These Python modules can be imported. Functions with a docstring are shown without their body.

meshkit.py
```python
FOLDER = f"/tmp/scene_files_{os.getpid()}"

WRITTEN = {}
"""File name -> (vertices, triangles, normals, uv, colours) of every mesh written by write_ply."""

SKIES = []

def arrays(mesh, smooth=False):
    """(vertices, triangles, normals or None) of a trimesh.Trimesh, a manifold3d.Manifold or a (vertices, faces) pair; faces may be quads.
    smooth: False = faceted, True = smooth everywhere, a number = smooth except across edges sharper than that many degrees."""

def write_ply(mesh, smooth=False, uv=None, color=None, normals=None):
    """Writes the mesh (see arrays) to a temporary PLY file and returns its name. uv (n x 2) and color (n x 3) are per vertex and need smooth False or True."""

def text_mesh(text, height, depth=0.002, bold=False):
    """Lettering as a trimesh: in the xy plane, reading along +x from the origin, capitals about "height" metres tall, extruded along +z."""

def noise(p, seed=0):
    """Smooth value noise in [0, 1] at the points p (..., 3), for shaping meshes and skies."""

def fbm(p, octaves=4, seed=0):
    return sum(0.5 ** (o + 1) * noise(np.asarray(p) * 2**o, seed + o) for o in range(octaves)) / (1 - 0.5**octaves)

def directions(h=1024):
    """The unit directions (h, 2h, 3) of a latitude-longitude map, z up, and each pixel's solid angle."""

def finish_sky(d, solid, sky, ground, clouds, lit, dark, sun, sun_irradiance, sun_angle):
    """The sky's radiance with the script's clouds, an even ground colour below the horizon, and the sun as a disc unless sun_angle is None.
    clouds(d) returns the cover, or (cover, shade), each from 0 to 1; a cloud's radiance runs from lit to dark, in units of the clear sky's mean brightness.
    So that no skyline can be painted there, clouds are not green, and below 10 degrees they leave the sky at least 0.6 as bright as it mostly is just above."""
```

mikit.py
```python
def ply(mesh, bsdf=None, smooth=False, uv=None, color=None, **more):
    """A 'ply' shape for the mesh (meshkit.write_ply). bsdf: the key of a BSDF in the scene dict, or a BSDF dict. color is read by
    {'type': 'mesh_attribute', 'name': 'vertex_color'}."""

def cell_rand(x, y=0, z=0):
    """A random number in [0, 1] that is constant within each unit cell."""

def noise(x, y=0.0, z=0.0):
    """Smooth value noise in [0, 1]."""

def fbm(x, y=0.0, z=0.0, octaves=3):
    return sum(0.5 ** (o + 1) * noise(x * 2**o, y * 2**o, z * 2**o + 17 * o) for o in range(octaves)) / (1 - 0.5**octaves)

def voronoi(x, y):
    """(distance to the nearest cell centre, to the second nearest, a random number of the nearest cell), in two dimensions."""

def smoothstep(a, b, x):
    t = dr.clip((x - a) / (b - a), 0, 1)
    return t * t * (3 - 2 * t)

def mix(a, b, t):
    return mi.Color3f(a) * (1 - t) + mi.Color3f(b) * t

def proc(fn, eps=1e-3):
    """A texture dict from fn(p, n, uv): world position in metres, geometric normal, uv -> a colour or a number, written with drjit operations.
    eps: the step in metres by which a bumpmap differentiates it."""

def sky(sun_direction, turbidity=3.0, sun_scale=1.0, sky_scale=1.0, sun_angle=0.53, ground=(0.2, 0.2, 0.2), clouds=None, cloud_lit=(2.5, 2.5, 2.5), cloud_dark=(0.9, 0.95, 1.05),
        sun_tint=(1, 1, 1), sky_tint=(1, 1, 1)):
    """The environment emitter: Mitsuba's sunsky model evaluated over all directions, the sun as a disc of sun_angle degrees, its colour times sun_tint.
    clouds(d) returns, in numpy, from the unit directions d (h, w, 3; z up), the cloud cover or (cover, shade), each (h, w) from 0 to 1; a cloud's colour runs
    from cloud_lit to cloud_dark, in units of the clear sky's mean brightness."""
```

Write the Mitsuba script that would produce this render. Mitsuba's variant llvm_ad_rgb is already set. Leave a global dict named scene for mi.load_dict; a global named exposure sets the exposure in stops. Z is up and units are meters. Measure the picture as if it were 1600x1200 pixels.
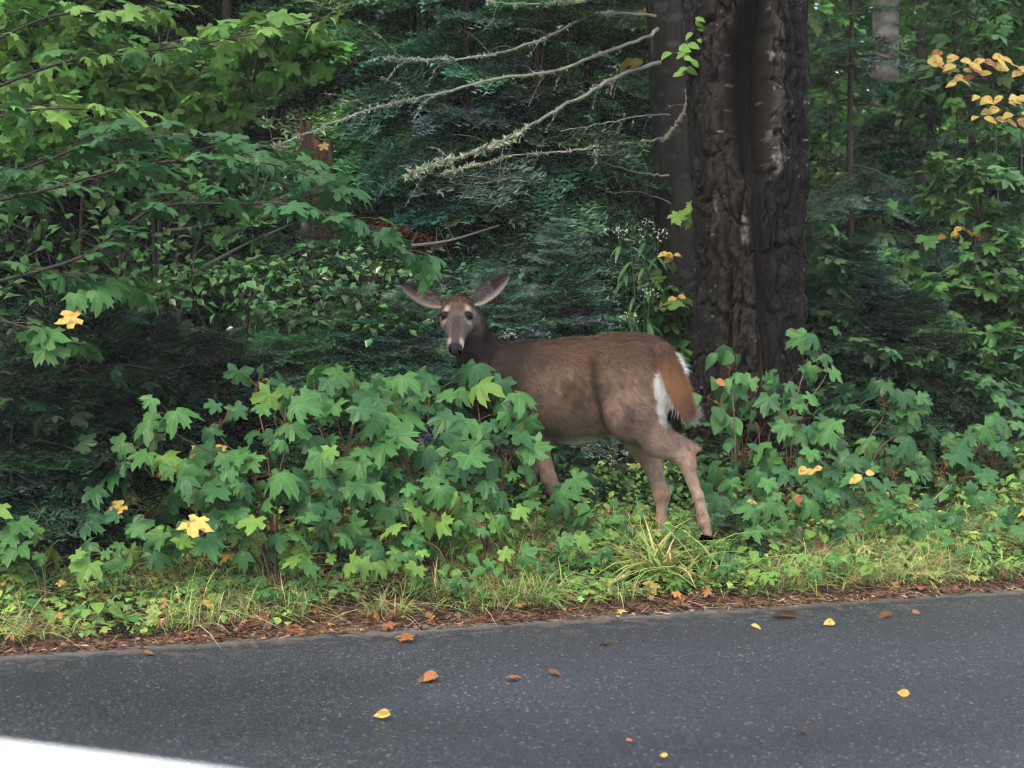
import math, random
import numpy as np, trimesh
import drjit as dr, mitsuba as mi, mikit, meshkit
from mikit import noise, fbm, voronoi, cell_rand, smoothstep, mix

# ------------------------------------------------------------------ camera, sky, exposure
T = mi.ScalarTransform4f
CAM = np.array([0.0, 0.0, 1.4])
F = 2400.0                                   # focal length in pixels of the 1600 px wide photograph
PITCH = math.atan(120 / F)
FWD = np.array([0, math.cos(PITCH), -math.sin(PITCH)])
UP = np.array([0, math.sin(PITCH), math.cos(PITCH)])
RIGHT = np.array([1.0, 0, 0])
scene, labels = {}, {}
scene['camera'] = {'type': 'thinlens', 'fov': math.degrees(2 * math.atan(800 / F)), 'fov_axis': 'x',
                   'aperture_radius': 0.008, 'focus_distance': 7.7, 'near_clip': 0.05, 'far_clip': 2000.0,
                   'to_world': T().look_at(origin=CAM.tolist(), target=(CAM + FWD).tolist(), up=[0, 0, 1])}
scene['daylight'] = mikit.sky([-0.35, -0.55, 0.75], turbidity=4, sun_scale=0.15, sun_angle=25, clouds=lambda d: 1.0,
                              cloud_lit=(0.91, 1.0, 1.13), cloud_dark=(0.9, 0.95, 1.05))
exposure = 4.3
scene['mist'] = {'type': 'homogeneous', 'albedo': 0.95, 'sigma_t': 0.0011}
scene['camera']['medium'] = {'type': 'ref', 'id': 'mist'}
scene['haze'] = {'type': 'cube', 'to_world': T().translate([0, 0, 15]).scale([420, 420, 17.5]), 'bsdf': {'type': 'null'}, 'interior': {'type': 'ref', 'id': 'mist'}}
labels['haze'] = {'label': 'thin damp mist hanging in the wood', 'category': 'haze', 'kind': 'stuff'}

# ------------------------------------------------------------------ coordinates
EDGE0, SLOPE = 6.754, 0.316                  # the far edge of the road: y = EDGE0 + SLOPE * x
NRM = math.hypot(1, SLOPE)
E = np.array([1, SLOPE, 0]) / NRM            # along the road
N = np.array([-SLOPE, 1, 0]) / NRM           # across it, into the wood


def s_of(x, y):
    return (y - EDGE0 - SLOPE * x) / NRM


def t_of(x, y):
    return (x + SLOPE * (y - EDGE0)) / NRM


def road(t, s):
    return np.array([0, EDGE0, 0]) + np.multiply.outer(t, E) + np.multiply.outer(s, N)


def at(px, py, Y):
    d = FWD + RIGHT * (px - 800) / F + UP * (600 - py) / F
    return CAM + d * (Y / d[1])


def Y_of(px, s):
    return (EDGE0 + NRM * s) / (1 - SLOPE * (px - 800) / F)


def P(px, py, s):
    return at(px, py, Y_of(px, s))


PROF_S = [-60, -6.9, -6.4, -0.2, -0.05, 0.05, 0.25, 0.55, 1.0, 2.0, 4.0, 8, 20, 60, 400]
PROF_Z = [0.4, 0.1, -0.04, -0.06, -0.025, 0.012, 0.05, 0.13, 0.26, 0.5, 0.8, 1.1, 2.4, 6.0, 14.0]


def gz(x, y):
    x, y = np.asarray(x, float), np.asarray(y, float)
    s = s_of(x, y)
    z = np.interp(s, PROF_S, PROF_Z)
    p = np.stack([x * 1.3, y * 1.3, 0 * x + 3.1], -1)
    amp = np.clip((s - 0.05) / 1.5, 0, 1)
    return z + amp * 0.22 * (meshkit.fbm(p, 4, 5) - 0.5) + np.clip((s - 0.03) * 20, 0, 1) * 0.03 * (meshkit.fbm(p * 9, 3, 8) - 0.4)


# ------------------------------------------------------------------ scene helpers
def fresh(name):
    if name not in scene and name not in USED:
        USED.add(name)
        return name
    k = COUNT.get(name, 0) + 1
    COUNT[name] = k
    key = f'{name}_{k:03d}'
    USED.add(key)
    return key


USED, COUNT = set(), {}


def thing(name, label=None, cat=None, group=None, kind=None):
    key = fresh(name)
    d = {}
    if label: d['label'] = label
    if cat: d['category'] = cat
    if group: d['group'] = group
    if kind: d['kind'] = kind
    labels[key] = d
    return key


def part(root, name, shape, label=None, kind=None):
    key = fresh(f'{root}__{name}')
    scene[key] = shape
    if label or kind:
        labels[key] = {**({'label': label} if label else {}), **({'kind': kind} if kind else {})}
    return key


def unit(v):
    v = np.asarray(v, float)
    return v / np.maximum(np.linalg.norm(v, axis=-1, keepdims=True), 1e-12)


def frames(p, d, n, size):
    """(k, 3, 4) matrices: local x -> d, z -> n (made orthogonal), scaled."""
    d, n = unit(d), np.asarray(n, float)
    n = unit(n - (n * d).sum(-1, keepdims=True) * d)
    y = np.cross(n, d)
    size = np.broadcast_to(np.asarray(size, float), (len(p),))[:, None]
    return np.stack([d * size, y * size, n * size, p], -1)


def tile(tv, tf, M, col, shade=None):
    """Copies of a template under each matrix, as (vertices, faces, colours)."""
    k, m = len(M), len(tv)
    V = np.einsum('nij,kj->nki', M[:, :, :3], tv) + M[:, None, :, 3]
    Fc = tf[None] + (np.arange(k) * m)[:, None, None]
    C = np.repeat(np.asarray(col)[:, None], m, 1)
    if shade is not None:
        C = C * np.asarray(shade)[None, :, None]
    return V.reshape(-1, 3), Fc.reshape(-1, 3), C.reshape(-1, 3)


def join(parts):
    parts = [p for p in parts if len(p[0])]
    off = np.cumsum([0] + [len(p[0]) for p in parts])
    return (np.vstack([p[0] for p in parts]), np.vstack([p[1] + o for p, o in zip(parts, off)]), np.vstack([p[2] for p in parts]))


def mesh(vfc, bsdf, smooth=False):
    return mikit.ply((vfc[0], vfc[1]), bsdf, smooth=smooth, color=np.clip(vfc[2], 0, 1))


def tube(pts, radii, sides=6, col=(0.1, 0.08, 0.06)):
    """A tapered tube along a polyline, as (v, f, c)."""
    pts = np.asarray(pts, float)
    radii = np.broadcast_to(np.asarray(radii, float), (len(pts),))
    tan = unit(np.gradient(pts, axis=0))
    ref = np.where(np.abs(tan[:, 2:3]) > 0.9, [[1.0, 0, 0]], [[0, 0, 1.0]])
    a = unit(np.cross(tan, ref))
    b = np.cross(tan, a)
    ang = np.arange(sides) * 2 * np.pi / sides
    v = pts[:, None] + radii[:, None, None] * (np.cos(ang)[None, :, None] * a[:, None] + np.sin(ang)[None, :, None] * b[:, None])
    v = v.reshape(-1, 3)
    f = []
    for i in range(len(pts) - 1):
        for j in range(sides):
            q, r, s_, t_ = i * sides + j, i * sides + (j + 1) % sides, (i + 1) * sides + (j + 1) % sides, (i + 1) * sides + j
            f += [(q, r, s_), (q, s_, t_)]
    n = len(v)
    v = np.vstack([v, pts[-1:] + tan[-1:] * radii[-1]])
    f += [(n - 1 - sides + j + 0, n - sides + (j + 1) % sides, n) if False else ((len(pts) - 1) * sides + j, (len(pts) - 1) * sides + (j + 1) % sides, n) for j in range(sides)]
    c = np.broadcast_to(np.asarray(col, float), (len(v), 3)) if np.ndim(col) < 2 else np.vstack([np.repeat(col, sides, 0), col[-1:]])
    return v, np.array(f), c


def spline(pts, k=8):
    pts = np.asarray(pts, float)
    p = np.vstack([2 * pts[0] - pts[1], pts, 2 * pts[-1] - pts[-2]])
    out = []
    for i in range(1, len(p) - 2):
        for u in np.linspace(0, 1, k, endpoint=False):
            out.append(0.5 * (2 * p[i] + (p[i + 1] - p[i - 1]) * u + (2 * p[i - 1] - 5 * p[i] + 4 * p[i + 1] - p[i + 2]) * u * u + (3 * p[i] - p[i - 1] - 3 * p[i + 1] + p[i + 2]) * u ** 3))
    return np.array(out + [pts[-1]])


def jit(rng, base, amount):
    """Random variations of a colour: one row per number in amount's first item."""
    n, a = amount
    return np.clip(np.asarray(base) * (1 + rng.normal(0, a, (n, 1))) * (1 + rng.normal(0, a * 0.45, (n, 3))), 0.004, 0.9)


def instance_of(shape, M):
    m = np.eye(4)
    m[:3] = M
    return {**shape, 'to_world': T(m.tolist())}


# ------------------------------------------------------------------ materials
VC = {'type': 'mesh_attribute', 'name': 'vertex_color'}


def leaf_bsdf(color, rough=0.42, trans=1.0, w=0.55, spec=0.35):
    return {'type': 'blendbsdf', 'weight': w,
            'a': {'type': 'twosided', 'b': {'type': 'principled', 'base_color': color, 'roughness': rough, 'specular': spec}},
            'c': {'type': 'principledthin', 'base_color': color, 'roughness': 0.5, 'diff_trans': trans}}


LOBES = (-2.05, -0.95, 0.0, 0.95, 2.05)


def vein_color(base, vein, blotch=0.25, spots=None):
    def fn(p, n, uv):
        x, y = (uv.x - 0.5) * 2.0, (uv.y - 0.5) * 2.0
        r, a = dr.sqrt(x * x + y * y), dr.atan2(y, x)
        d = mi.Float(9)
        for L in LOBES:
            d = dr.minimum(d, dr.select(dr.abs(a - L) < 1.4, dr.abs(dr.sin(a - L)) * r, 9.0))
        v = 1 - smoothstep(0.008, 0.03, d)
        b = fbm(p.x * 9, p.y * 9, p.z * 9, 2)
        big = noise(p.x * 2.3, p.y * 2.3, p.z * 2.3)
        c = mix(base, vein, v * 0.55) * (1 + blotch * 2 * (b - 0.5) + 0.5 * (big - 0.5))
        if spots is not None:
            c = dr.lerp(c, mi.Color3f(spots), smoothstep(0.66, 0.74, noise(p.x * 60, p.y * 60, p.z * 60)))
        return c
    return mikit.proc(fn)


def flat(c):
    return {'type': 'rgb', 'value': list(c)}


scene['leaf_green'] = leaf_bsdf(vein_color((0.065, 0.175, 0.050), (0.12, 0.27, 0.09)))
scene['leaf_deep'] = leaf_bsdf(vein_color((0.040, 0.120, 0.044), (0.075, 0.18, 0.07)), rough=0.36)
scene['leaf_lime'] = leaf_bsdf(vein_color((0.15, 0.285, 0.06), (0.24, 0.36, 0.11)), trans=1.1)
scene['leaf_yellow'] = leaf_bsdf(vein_color((0.52, 0.37, 0.10), (0.60, 0.46, 0.16), 0.3, (0.36, 0.22, 0.06)), trans=0.9)
scene['leaf_orange'] = leaf_bsdf(vein_color((0.30, 0.125, 0.05), (0.38, 0.19, 0.09), 0.6, (0.14, 0.06, 0.03)), trans=0.4)
scene['leaf_brown'] = leaf_bsdf(vein_color((0.17, 0.075, 0.035), (0.24, 0.12, 0.06), 0.6), trans=0.3)
scene['foliage'] = leaf_bsdf(VC, rough=0.38, trans=0.9)
scene['glossy_leaf'] = leaf_bsdf(VC, rough=0.2, trans=0.8, w=0.35, spec=1.0)
scene['needles'] = leaf_bsdf(VC, rough=0.36, trans=1.0, w=0.45, spec=0.5)
scene['wood'] = {'type': 'twosided', 'b': {'type': 'principled', 'base_color': VC, 'roughness': 0.75, 'specular': 0.35}}
scene['coat'] = {'type': 'twosided', 'b': {'type': 'principled', 'base_color': VC, 'roughness': 0.7, 'specular': 0.15}}
scene['wet_black'] = {'type': 'principled', 'base_color': flat((0.012, 0.011, 0.012)), 'roughness': 0.3, 'specular': 0.5}
scene['eye_gloss'] = {'type': 'principled', 'base_color': flat((0.006, 0.005, 0.005)), 'roughness': 0.16, 'specular': 0.12}


def bark_fn(p, n, uv):
    return fbm(p.x * 40, p.y * 40, p.z * 11, 4) * 0.012 + noise(p.x * 160, p.y * 160, p.z * 90) * 0.002


scene['bark'] = {'type': 'twosided', 'b': {'type': 'bumpmap', 'scale': 1.0, 't': mikit.proc(bark_fn),
                 'i': {'type': 'principled', 'base_color': VC, 'roughness': 0.7, 'specular': 0.06}}}


def road_s(p):
    return (p.y - EDGE0 - SLOPE * p.x) / NRM, (p.x + SLOPE * (p.y - EDGE0)) / NRM


def asphalt_color(p, n, uv):
    s, t = road_s(p)
    d1, d2, w = voronoi(p.x * 130, p.y * 130)
    d3, d4, w2 = voronoi(p.x * 60, p.y * 60)
    base = mix((0.013, 0.0145, 0.020), (0.030, 0.033, 0.043), w)
    stone = mix((0.07, 0.075, 0.085), (0.15, 0.14, 0.13), cell_rand(w * 991, w2 * 77))
    lots = smoothstep(0.3, 0.65, fbm(p.x * 0.8 + 9, p.y * 1.2, 0.0, 3))
    c = dr.lerp(base, stone, dr.select(w > 0.975 - 0.12 * lots, 0.65, 0.0) * smoothstep(0.5, 0.3, d1))
    c = dr.lerp(c, mi.Color3f(0.17, 0.16, 0.155), dr.select(w2 > 0.965, 0.7, 0.0) * smoothstep(0.4, 0.25, d3))
    c *= 0.65 + 0.7 * fbm(p.x * 0.9, p.y * 0.9, 0.0, 4)
    c *= 0.75 + 0.5 * noise(t * 0.25, s * 1.9 + 3)
    crumb = smoothstep(-0.5, -0.1, s) * smoothstep(0.62, 0.7, noise(t * 25, s * 25))
    c = dr.lerp(c, mi.Color3f(0.10, 0.07, 0.05), crumb * 0.5)
    worn = smoothstep(-0.16, -0.05, s + 0.07 * (fbm(t * 6, s * 6, 0.0, 3) - 0.5))
    return dr.lerp(c, mix((0.085, 0.078, 0.070), (0.15, 0.135, 0.12), fbm(p.x * 30, p.y * 30, 0, 3)), worn * 0.8)


def asphalt_rough(p, n, uv):
    s, t = road_s(p)
    wet = fbm(t * 0.5 + 4, s * 0.9, 2.0, 4)
    return dr.clip(0.16 + 0.26 * smoothstep(0.35, 0.65, wet) + 0.1 * noise(p.x * 80, p.y * 80) + smoothstep(-0.2, 0, s) * 0.2, 0.12, 0.9)


def asphalt_bump(p, n, uv):
    d1, d2, w = voronoi(p.x * 95, p.y * 95)
    d3, d4, w2 = voronoi(p.x * 48 + 7, p.y * 48)
    return smoothstep(0.65, 0.1, d1) * (0.4 + w) * 0.0022 + smoothstep(0.6, 0.1, d3) * w2 * 0.0022 + 0.002 * fbm(p.x * 12, p.y * 12, 0, 2)


scene['asphalt'] = {'type': 'bumpmap', 'scale': 1.0, 't': mikit.proc(asphalt_bump, eps=1.5e-3),
                    'i': {'type': 'principled', 'base_color': mikit.proc(asphalt_color), 'roughness': mikit.proc(asphalt_rough), 'specular': 0.6}}


def soil_color(p, n, uv):
    a = fbm(p.x * 14, p.y * 14, p.z * 14, 4)
    c = mix((0.030, 0.020, 0.014), (0.12, 0.065, 0.04), smoothstep(0.3, 0.7, a))
    return dr.lerp(c, mi.Color3f(0.16, 0.09, 0.05), smoothstep(0.6, 0.75, noise(p.x * 70, p.y * 30, p.z * 30)) * 0.6)


scene['soil'] = {'type': 'bumpmap', 'scale': 1.0, 't': mikit.proc(lambda p, n, uv: 0.02 * fbm(p.x * 30, p.y * 30, p.z * 30, 3)),
                 'i': {'type': 'principled', 'base_color': mikit.proc(soil_color), 'roughness': 0.85, 'specular': 0.3}}
scene['white_paint'] = {'type': 'twosided', 'b': {'type': 'principled', 'base_color': flat((0.82, 0.83, 0.84)), 'roughness': 0.35, 'specular': 0.5, 'clearcoat': 1.0, 'clearcoat_gloss': 0.95}}
scene['dark_glass'] = {'type': 'twosided', 'b': {'type': 'principled', 'base_color': flat((0.02, 0.025, 0.03)), 'roughness': 0.08, 'specular': 0.6}}
scene['lamp_glass'] = {'type': 'twosided', 'b': {'type': 'principled', 'base_color': flat((0.55, 0.57, 0.6)), 'roughness': 0.12, 'specular': 0.6}}
scene['rubber'] = {'type': 'twosided', 'b': {'type': 'principled', 'base_color': flat((0.025, 0.025, 0.026)), 'roughness': 0.8}}
scene['alloy'] = {'type': 'twosided', 'b': {'type': 'principled', 'base_color': flat((0.5, 0.5, 0.52)), 'roughness': 0.3, 'metallic': 0.9}}

# ------------------------------------------------------------------ the ground and the road
def axis_coords(lo, hi, step, far, grow=1.22):
    a, d = [], step
    x = hi
    while x < far:
        d *= grow
        x += d
        a.append(x)
    b, d, x = [], step, lo
    while x > -far:
        d *= grow
        x -= d
        b.append(x)
    return np.array(b[::-1] + list(np.arange(lo, hi + 1e-9, step)) + a)


ta = axis_coords(-4.0, 6.0, 0.05, 250)
sa = axis_coords(-0.3, 3.5, 0.04, 250)
tt, ss = np.meshgrid(ta, sa, indexing='ij')
g = road(tt.ravel(), ss.ravel())
g[:, 2] = gz(g[:, 0], g[:, 1])
ii = np.arange(len(ta) * len(sa)).reshape(len(ta), len(sa))
gf = np.stack([ii[:-1, :-1].ravel(), ii[1:, :-1].ravel(), ii[1:, 1:].ravel(), ii[:-1, 1:].ravel()], 1)
scene['forest_floor'] = mikit.ply((g, gf), 'soil', smooth=True)
labels['forest_floor'] = {'label': 'brown forest floor rising gently behind the verge', 'category': 'ground', 'kind': 'structure'}

ra = axis_coords(-4.0, 6.0, 0.03, 240)
edge = 0.07 * (meshkit.fbm(np.stack([ra * 2.2, 0 * ra, 0 * ra], -1), 4, 2) - 0.5) + 0.01
rows = np.array([-6.4, -4.5, -3, -2, -1, -0.5, -0.2, -0.03, 0.0, 0.0])
rv = []
for k, s0 in enumerate(rows):
    r = road(ra, s0 + (edge if k >= 6 else 0 * ra))
    r[:, 2] = -0.05 if k == len(rows) - 1 else (0.012 if k < 7 else (0.010 if k == 7 else 0.002))
    rv.append(r)
m = len(ra)
rv = np.vstack(rv)
rf = np.array([(a * m + i, a * m + i + 1, (a + 1) * m + i + 1, (a + 1) * m + i) for a in range(len(rows) - 1) for i in range(m - 1)])
scene['road'] = mikit.ply((rv, rf), 'asphalt', smooth=40)
labels['road'] = {'label': 'wet dark grey asphalt road with a worn pale edge', 'category': 'road', 'kind': 'structure'}

# ------------------------------------------------------------------ leaf templates
def maple_outline():
    """Tips, teeth and notches of a five-lobed leaf around the stalk's end, as (angle, radius)."""
    half = [(0.0, 1.00), (0.10, 0.82), (0.27, 0.85), (0.33, 0.68), (0.47, 0.56), (0.58, 0.70), (0.62, 0.84), (0.80, 0.84), (0.92, 0.97), (1.02, 0.82), (1.22, 0.80), (1.28, 0.64),
            (1.48, 0.52), (1.70, 0.58), (2.00, 0.70), (2.16, 0.54), (2.55, 0.42)]
    o = [(a, r) for a, r in half] + [(2 * math.pi - a, r) for a, r in half[:0:-1]]
    return o + [(math.pi, 0.10)] if False else half + [(math.pi, 0.06)] + [(2 * math.pi - a, r) for a, r in half[:0:-1]]


def maple_leaf(rng, droop=0.35):
    o = maple_outline()
    ang = np.array([a for a, _ in o])
    rad = np.array([r for _, r in o]) * (1 + rng.normal(0, 0.075, len(o)))
    rad = rad * (1 + rng.normal(0, .10) * np.cos(ang) + rng.normal(0, .10) * np.sin(ang) + rng.normal(0, .08) * np.cos(2 * ang))
    x, y = rad * np.cos(ang), rad * np.sin(ang)
    lobe = np.min([np.abs((ang - L + np.pi) % (2 * np.pi) - np.pi) for L in LOBES], axis=0)
    fold = np.clip(lobe / 0.5, 0, 1)
    z = -droop * rad ** 2 * (0.7 + 0.6 * rng.random()) + 0.09 * fold * rad + rng.normal(0, 0.03, len(o)) * rad
    z = z + rng.normal(0, .16) * x * y + rng.normal(0, .14) * np.abs(y) * rad
    mid = np.stack([x * 0.5, y * 0.5, 0.07 * fold * rad - droop * 0.25 * rad ** 2], 1)
    v = np.vstack([[[0, 0, 0]], mid, np.stack([x, y, z], 1)])
    n = len(o)
    f = []
    for i in range(n):
        j = (i + 1) % n
        f += [(0, 1 + i, 1 + j), (1 + i, 1 + n + i, 1 + n + j), (1 + i, 1 + n + j, 1 + j)]
    return v, np.array(f), v[:, :2] / 2 + 0.5


def maple_simple(rng, droop=0.35):
    o = [(0, 1), (0.27, 0.78), (0.47, 0.56), (0.62, 0.82), (0.92, 0.95), (1.25, 0.72), (1.5, 0.52), (2.0, 0.68), (2.5, 0.4), (math.pi, 0.06)]
    o = o + [(2 * math.pi - a, r) for a, r in o[-2:0:-1]]
    ang, rad = np.array(o).T
    rad = rad * (1 + rng.normal(0, 0.06, len(rad)))
    v = np.stack([rad * np.cos(ang), rad * np.sin(ang), -droop * rad ** 2 + rng.normal(0, 0.05, len(rad)) * rad], 1)
    v = np.vstack([[[0, 0, 0]], v])
    n = len(o)
    return v, np.array([(0, 1 + i, 1 + (i + 1) % n) for i in range(n)]), v[:, :2] / 2 + 0.5


def ovate_leaf(rng, width=0.36, droop=0.25, n=6):
    u = np.linspace(0, 1, n + 1)
    w = width * np.sin(np.pi * u ** 0.8) ** 0.9
    z = -droop * u ** 2 + rng.normal(0, 0.01, n + 1)
    c = np.stack([u, 0 * u, z], 1)
    l = np.stack([u, w, z + 0.25 * w], 1)
    r = np.stack([u, -w, z + 0.25 * w], 1)
    v = np.vstack([c, l, r])
    f, k = [], n + 1
    for i in range(n):
        f += [(i, i + 1, k + i + 1), (i, k + i + 1, k + i), (i + 1, i, 2 * k + i), (i + 1, 2 * k + i, 2 * k + i + 1)]
    uv = np.stack([v[:, 0] * 0.5 + 0.5, v[:, 1] * 0.5 + 0.5], 1)
    return v, np.array(f), uv


rng = np.random.default_rng(11)
MAPLE = [maple_leaf(rng, d) for d in (0.1, 0.15, 0.25, 0.3, 0.4, 0.45, 0.6, 0.8, -.1, .2)]
MAPLE_S = [maple_simple(rng, d) for d in (0.1, 0.3, 0.5)]
OVATE = [ovate_leaf(rng, w, d) for w, d in ((0.36, 0.2), (0.42, 0.4), (0.3, 0.5))]
OVATE_S = [ovate_leaf(rng, 0.38, 0.3, 2), ovate_leaf(rng, 0.32, 0.15, 2)]
LANCE = [ovate_leaf(rng, 0.11, d, 6) for d in (0.3, 0.6)]
_cache = {}


def leaf_shape(kind, i, bsdf):
    k = (kind, i, bsdf)
    if k not in _cache:
        v, f, uv = {'maple': MAPLE, 'ovate': OVATE, 'lance': LANCE}[kind][i]
        _cache[k] = mikit.ply((v, f), bsdf, smooth=True, uv=uv)
    return _cache[k]


def add_leaf(root, p, d, n, size, kind='maple', bsdf='leaf_green', rng=rng, label=None, name='leaf'):
    k = {'maple': MAPLE, 'ovate': OVATE, 'lance': LANCE}[kind]
    M = frames(np.array([p]), np.array([d]), np.array([n]), [size])[0]
    return part(root, name, instance_of(leaf_shape(kind, int(rng.integers(len(k))), bsdf), M), label)


def pick(rng, choices):
    names, w = zip(*choices)
    return names[int(rng.choice(len(names), p=np.array(w) / sum(w)))]


# ------------------------------------------------------------------ the deer
def snets(D, o, h):
    """Naive surface nets of the grid D (negative inside)."""
    c = [slice(0, -1), slice(1, None)]
    n = np.array(D.shape) - 1
    acc, cnt = np.zeros((*n, 3), np.float32), np.zeros(n, np.float32)
    for ax in range(3):
        oth = [a for a in range(3) if a != ax]
        for i in (0, 1):
            for j in (0, 1):
                s0, s1 = [None] * 3, [None] * 3
                s0[ax], s1[ax] = c[0], c[1]
                s0[oth[0]] = s1[oth[0]] = c[i]
                s0[oth[1]] = s1[oth[1]] = c[j]
                a, b = D[tuple(s0)], D[tuple(s1)]
                x = (a < 0) != (b < 0)
                with np.errstate(all='ignore'):
                    t = np.where(x, a / (a - b), 0)
                off = [0, 0, 0]
                off[oth[0]], off[oth[1]] = i, j
                for k in range(3):
                    acc[..., k] += np.where(x, t if k == ax else off[k], 0)
                cnt += x
    on = cnt > 0
    ids = np.full(n, -1)
    ids[on] = np.arange(on.sum())
    cell = np.argwhere(on)
    v = o + h * (cell + acc[on] / cnt[on][:, None])
    quads = []
    for ax in range(3):
        oth = [(ax + 1) % 3, (ax + 2) % 3]
        a = D[tuple(slice(1, -1) if k != ax else c[0] for k in range(3))]
        b = D[tuple(slice(1, -1) if k != ax else c[1] for k in range(3))]
        x = np.argwhere((a < 0) != (b < 0))
        flip = (a >= 0)[tuple(x.T)]
        x = x + [0 if k == ax else 1 for k in range(3)]
        q = []
        for i, j in ((0, 0), (1, 0), (1, 1), (0, 1)):
            y = x.copy()
            y[:, oth[0]] -= 1 - i
            y[:, oth[1]] -= 1 - j
            q.append(ids[tuple(y.T)])
        q = np.stack(q, 1)
        q[flip] = q[flip][:, ::-1]
        quads.append(q)
    return v, np.vstack(quads)


YAW = math.radians(30)
DH = np.array([-math.cos(YAW), math.sin(YAW), 0])         # the way the deer's body points
DL = np.array([-math.sin(YAW), -math.cos(YAW), 0])        # its left side, towards the road
DP = np.array([at(1008, 600, 7.75)[0], 7.75, 0.0])


def W(u, l, z):
    return DP + DH * u + DL * l + np.array([0, 0, z])


HEAD_E = at(713.5, 490, 7.86)                              # between the eyes
HP = math.radians(50)
HA = np.array([0.0, -math.cos(HP), -math.sin(HP)])         # poll to nose
HB = np.array([0.0, -math.sin(HP), math.cos(HP)])          # out of the forehead
HC = np.array([1.0, 0, 0])
roll = math.radians(-2)
HA, HC = HA * math.cos(roll) + HC * math.sin(roll), HC * math.cos(roll) - HA * math.sin(roll)


def H(a, b, c):
    return HEAD_E + HA * (a - 0.035) + HB * (b - 0.045) + HC * c


prims = []                                                 # (A, B, ra, rb, squash direction, squash, blend)


def cone(A, B, ra, rb, ax=None, sq=1.0, k=0.05):
    prims.append((np.asarray(A, float), np.asarray(B, float), ra, rb, ax, sq, k))


# trunk, neck
cone(W(.02, 0, 1.06), W(.16, 0, 1.02), .205, .235, DL, .76, .06)
cone(W(.16, 0, 1.02), W(.42, 0, .965), .225, .255, DL, .74, .08)
cone(W(.42, 0, .965), W(.68, 0, .955), .258, .25, DL, .74, .08)
cone(W(.68, 0, .955), W(.90, 0, .98), .25, .19, DL, .68, .08)
cone(W(.86, 0, 1.02), at(752, 560, 8.14), .175, .115, None, 1, .09)
cone(at(752, 562, 8.14), at(733, 510, 8.05), .115, .078, None, 1, .05)
cone(at(733, 510, 8.05), H(-.05, -.03, .01), .078, .07, None, 1, .05)
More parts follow.
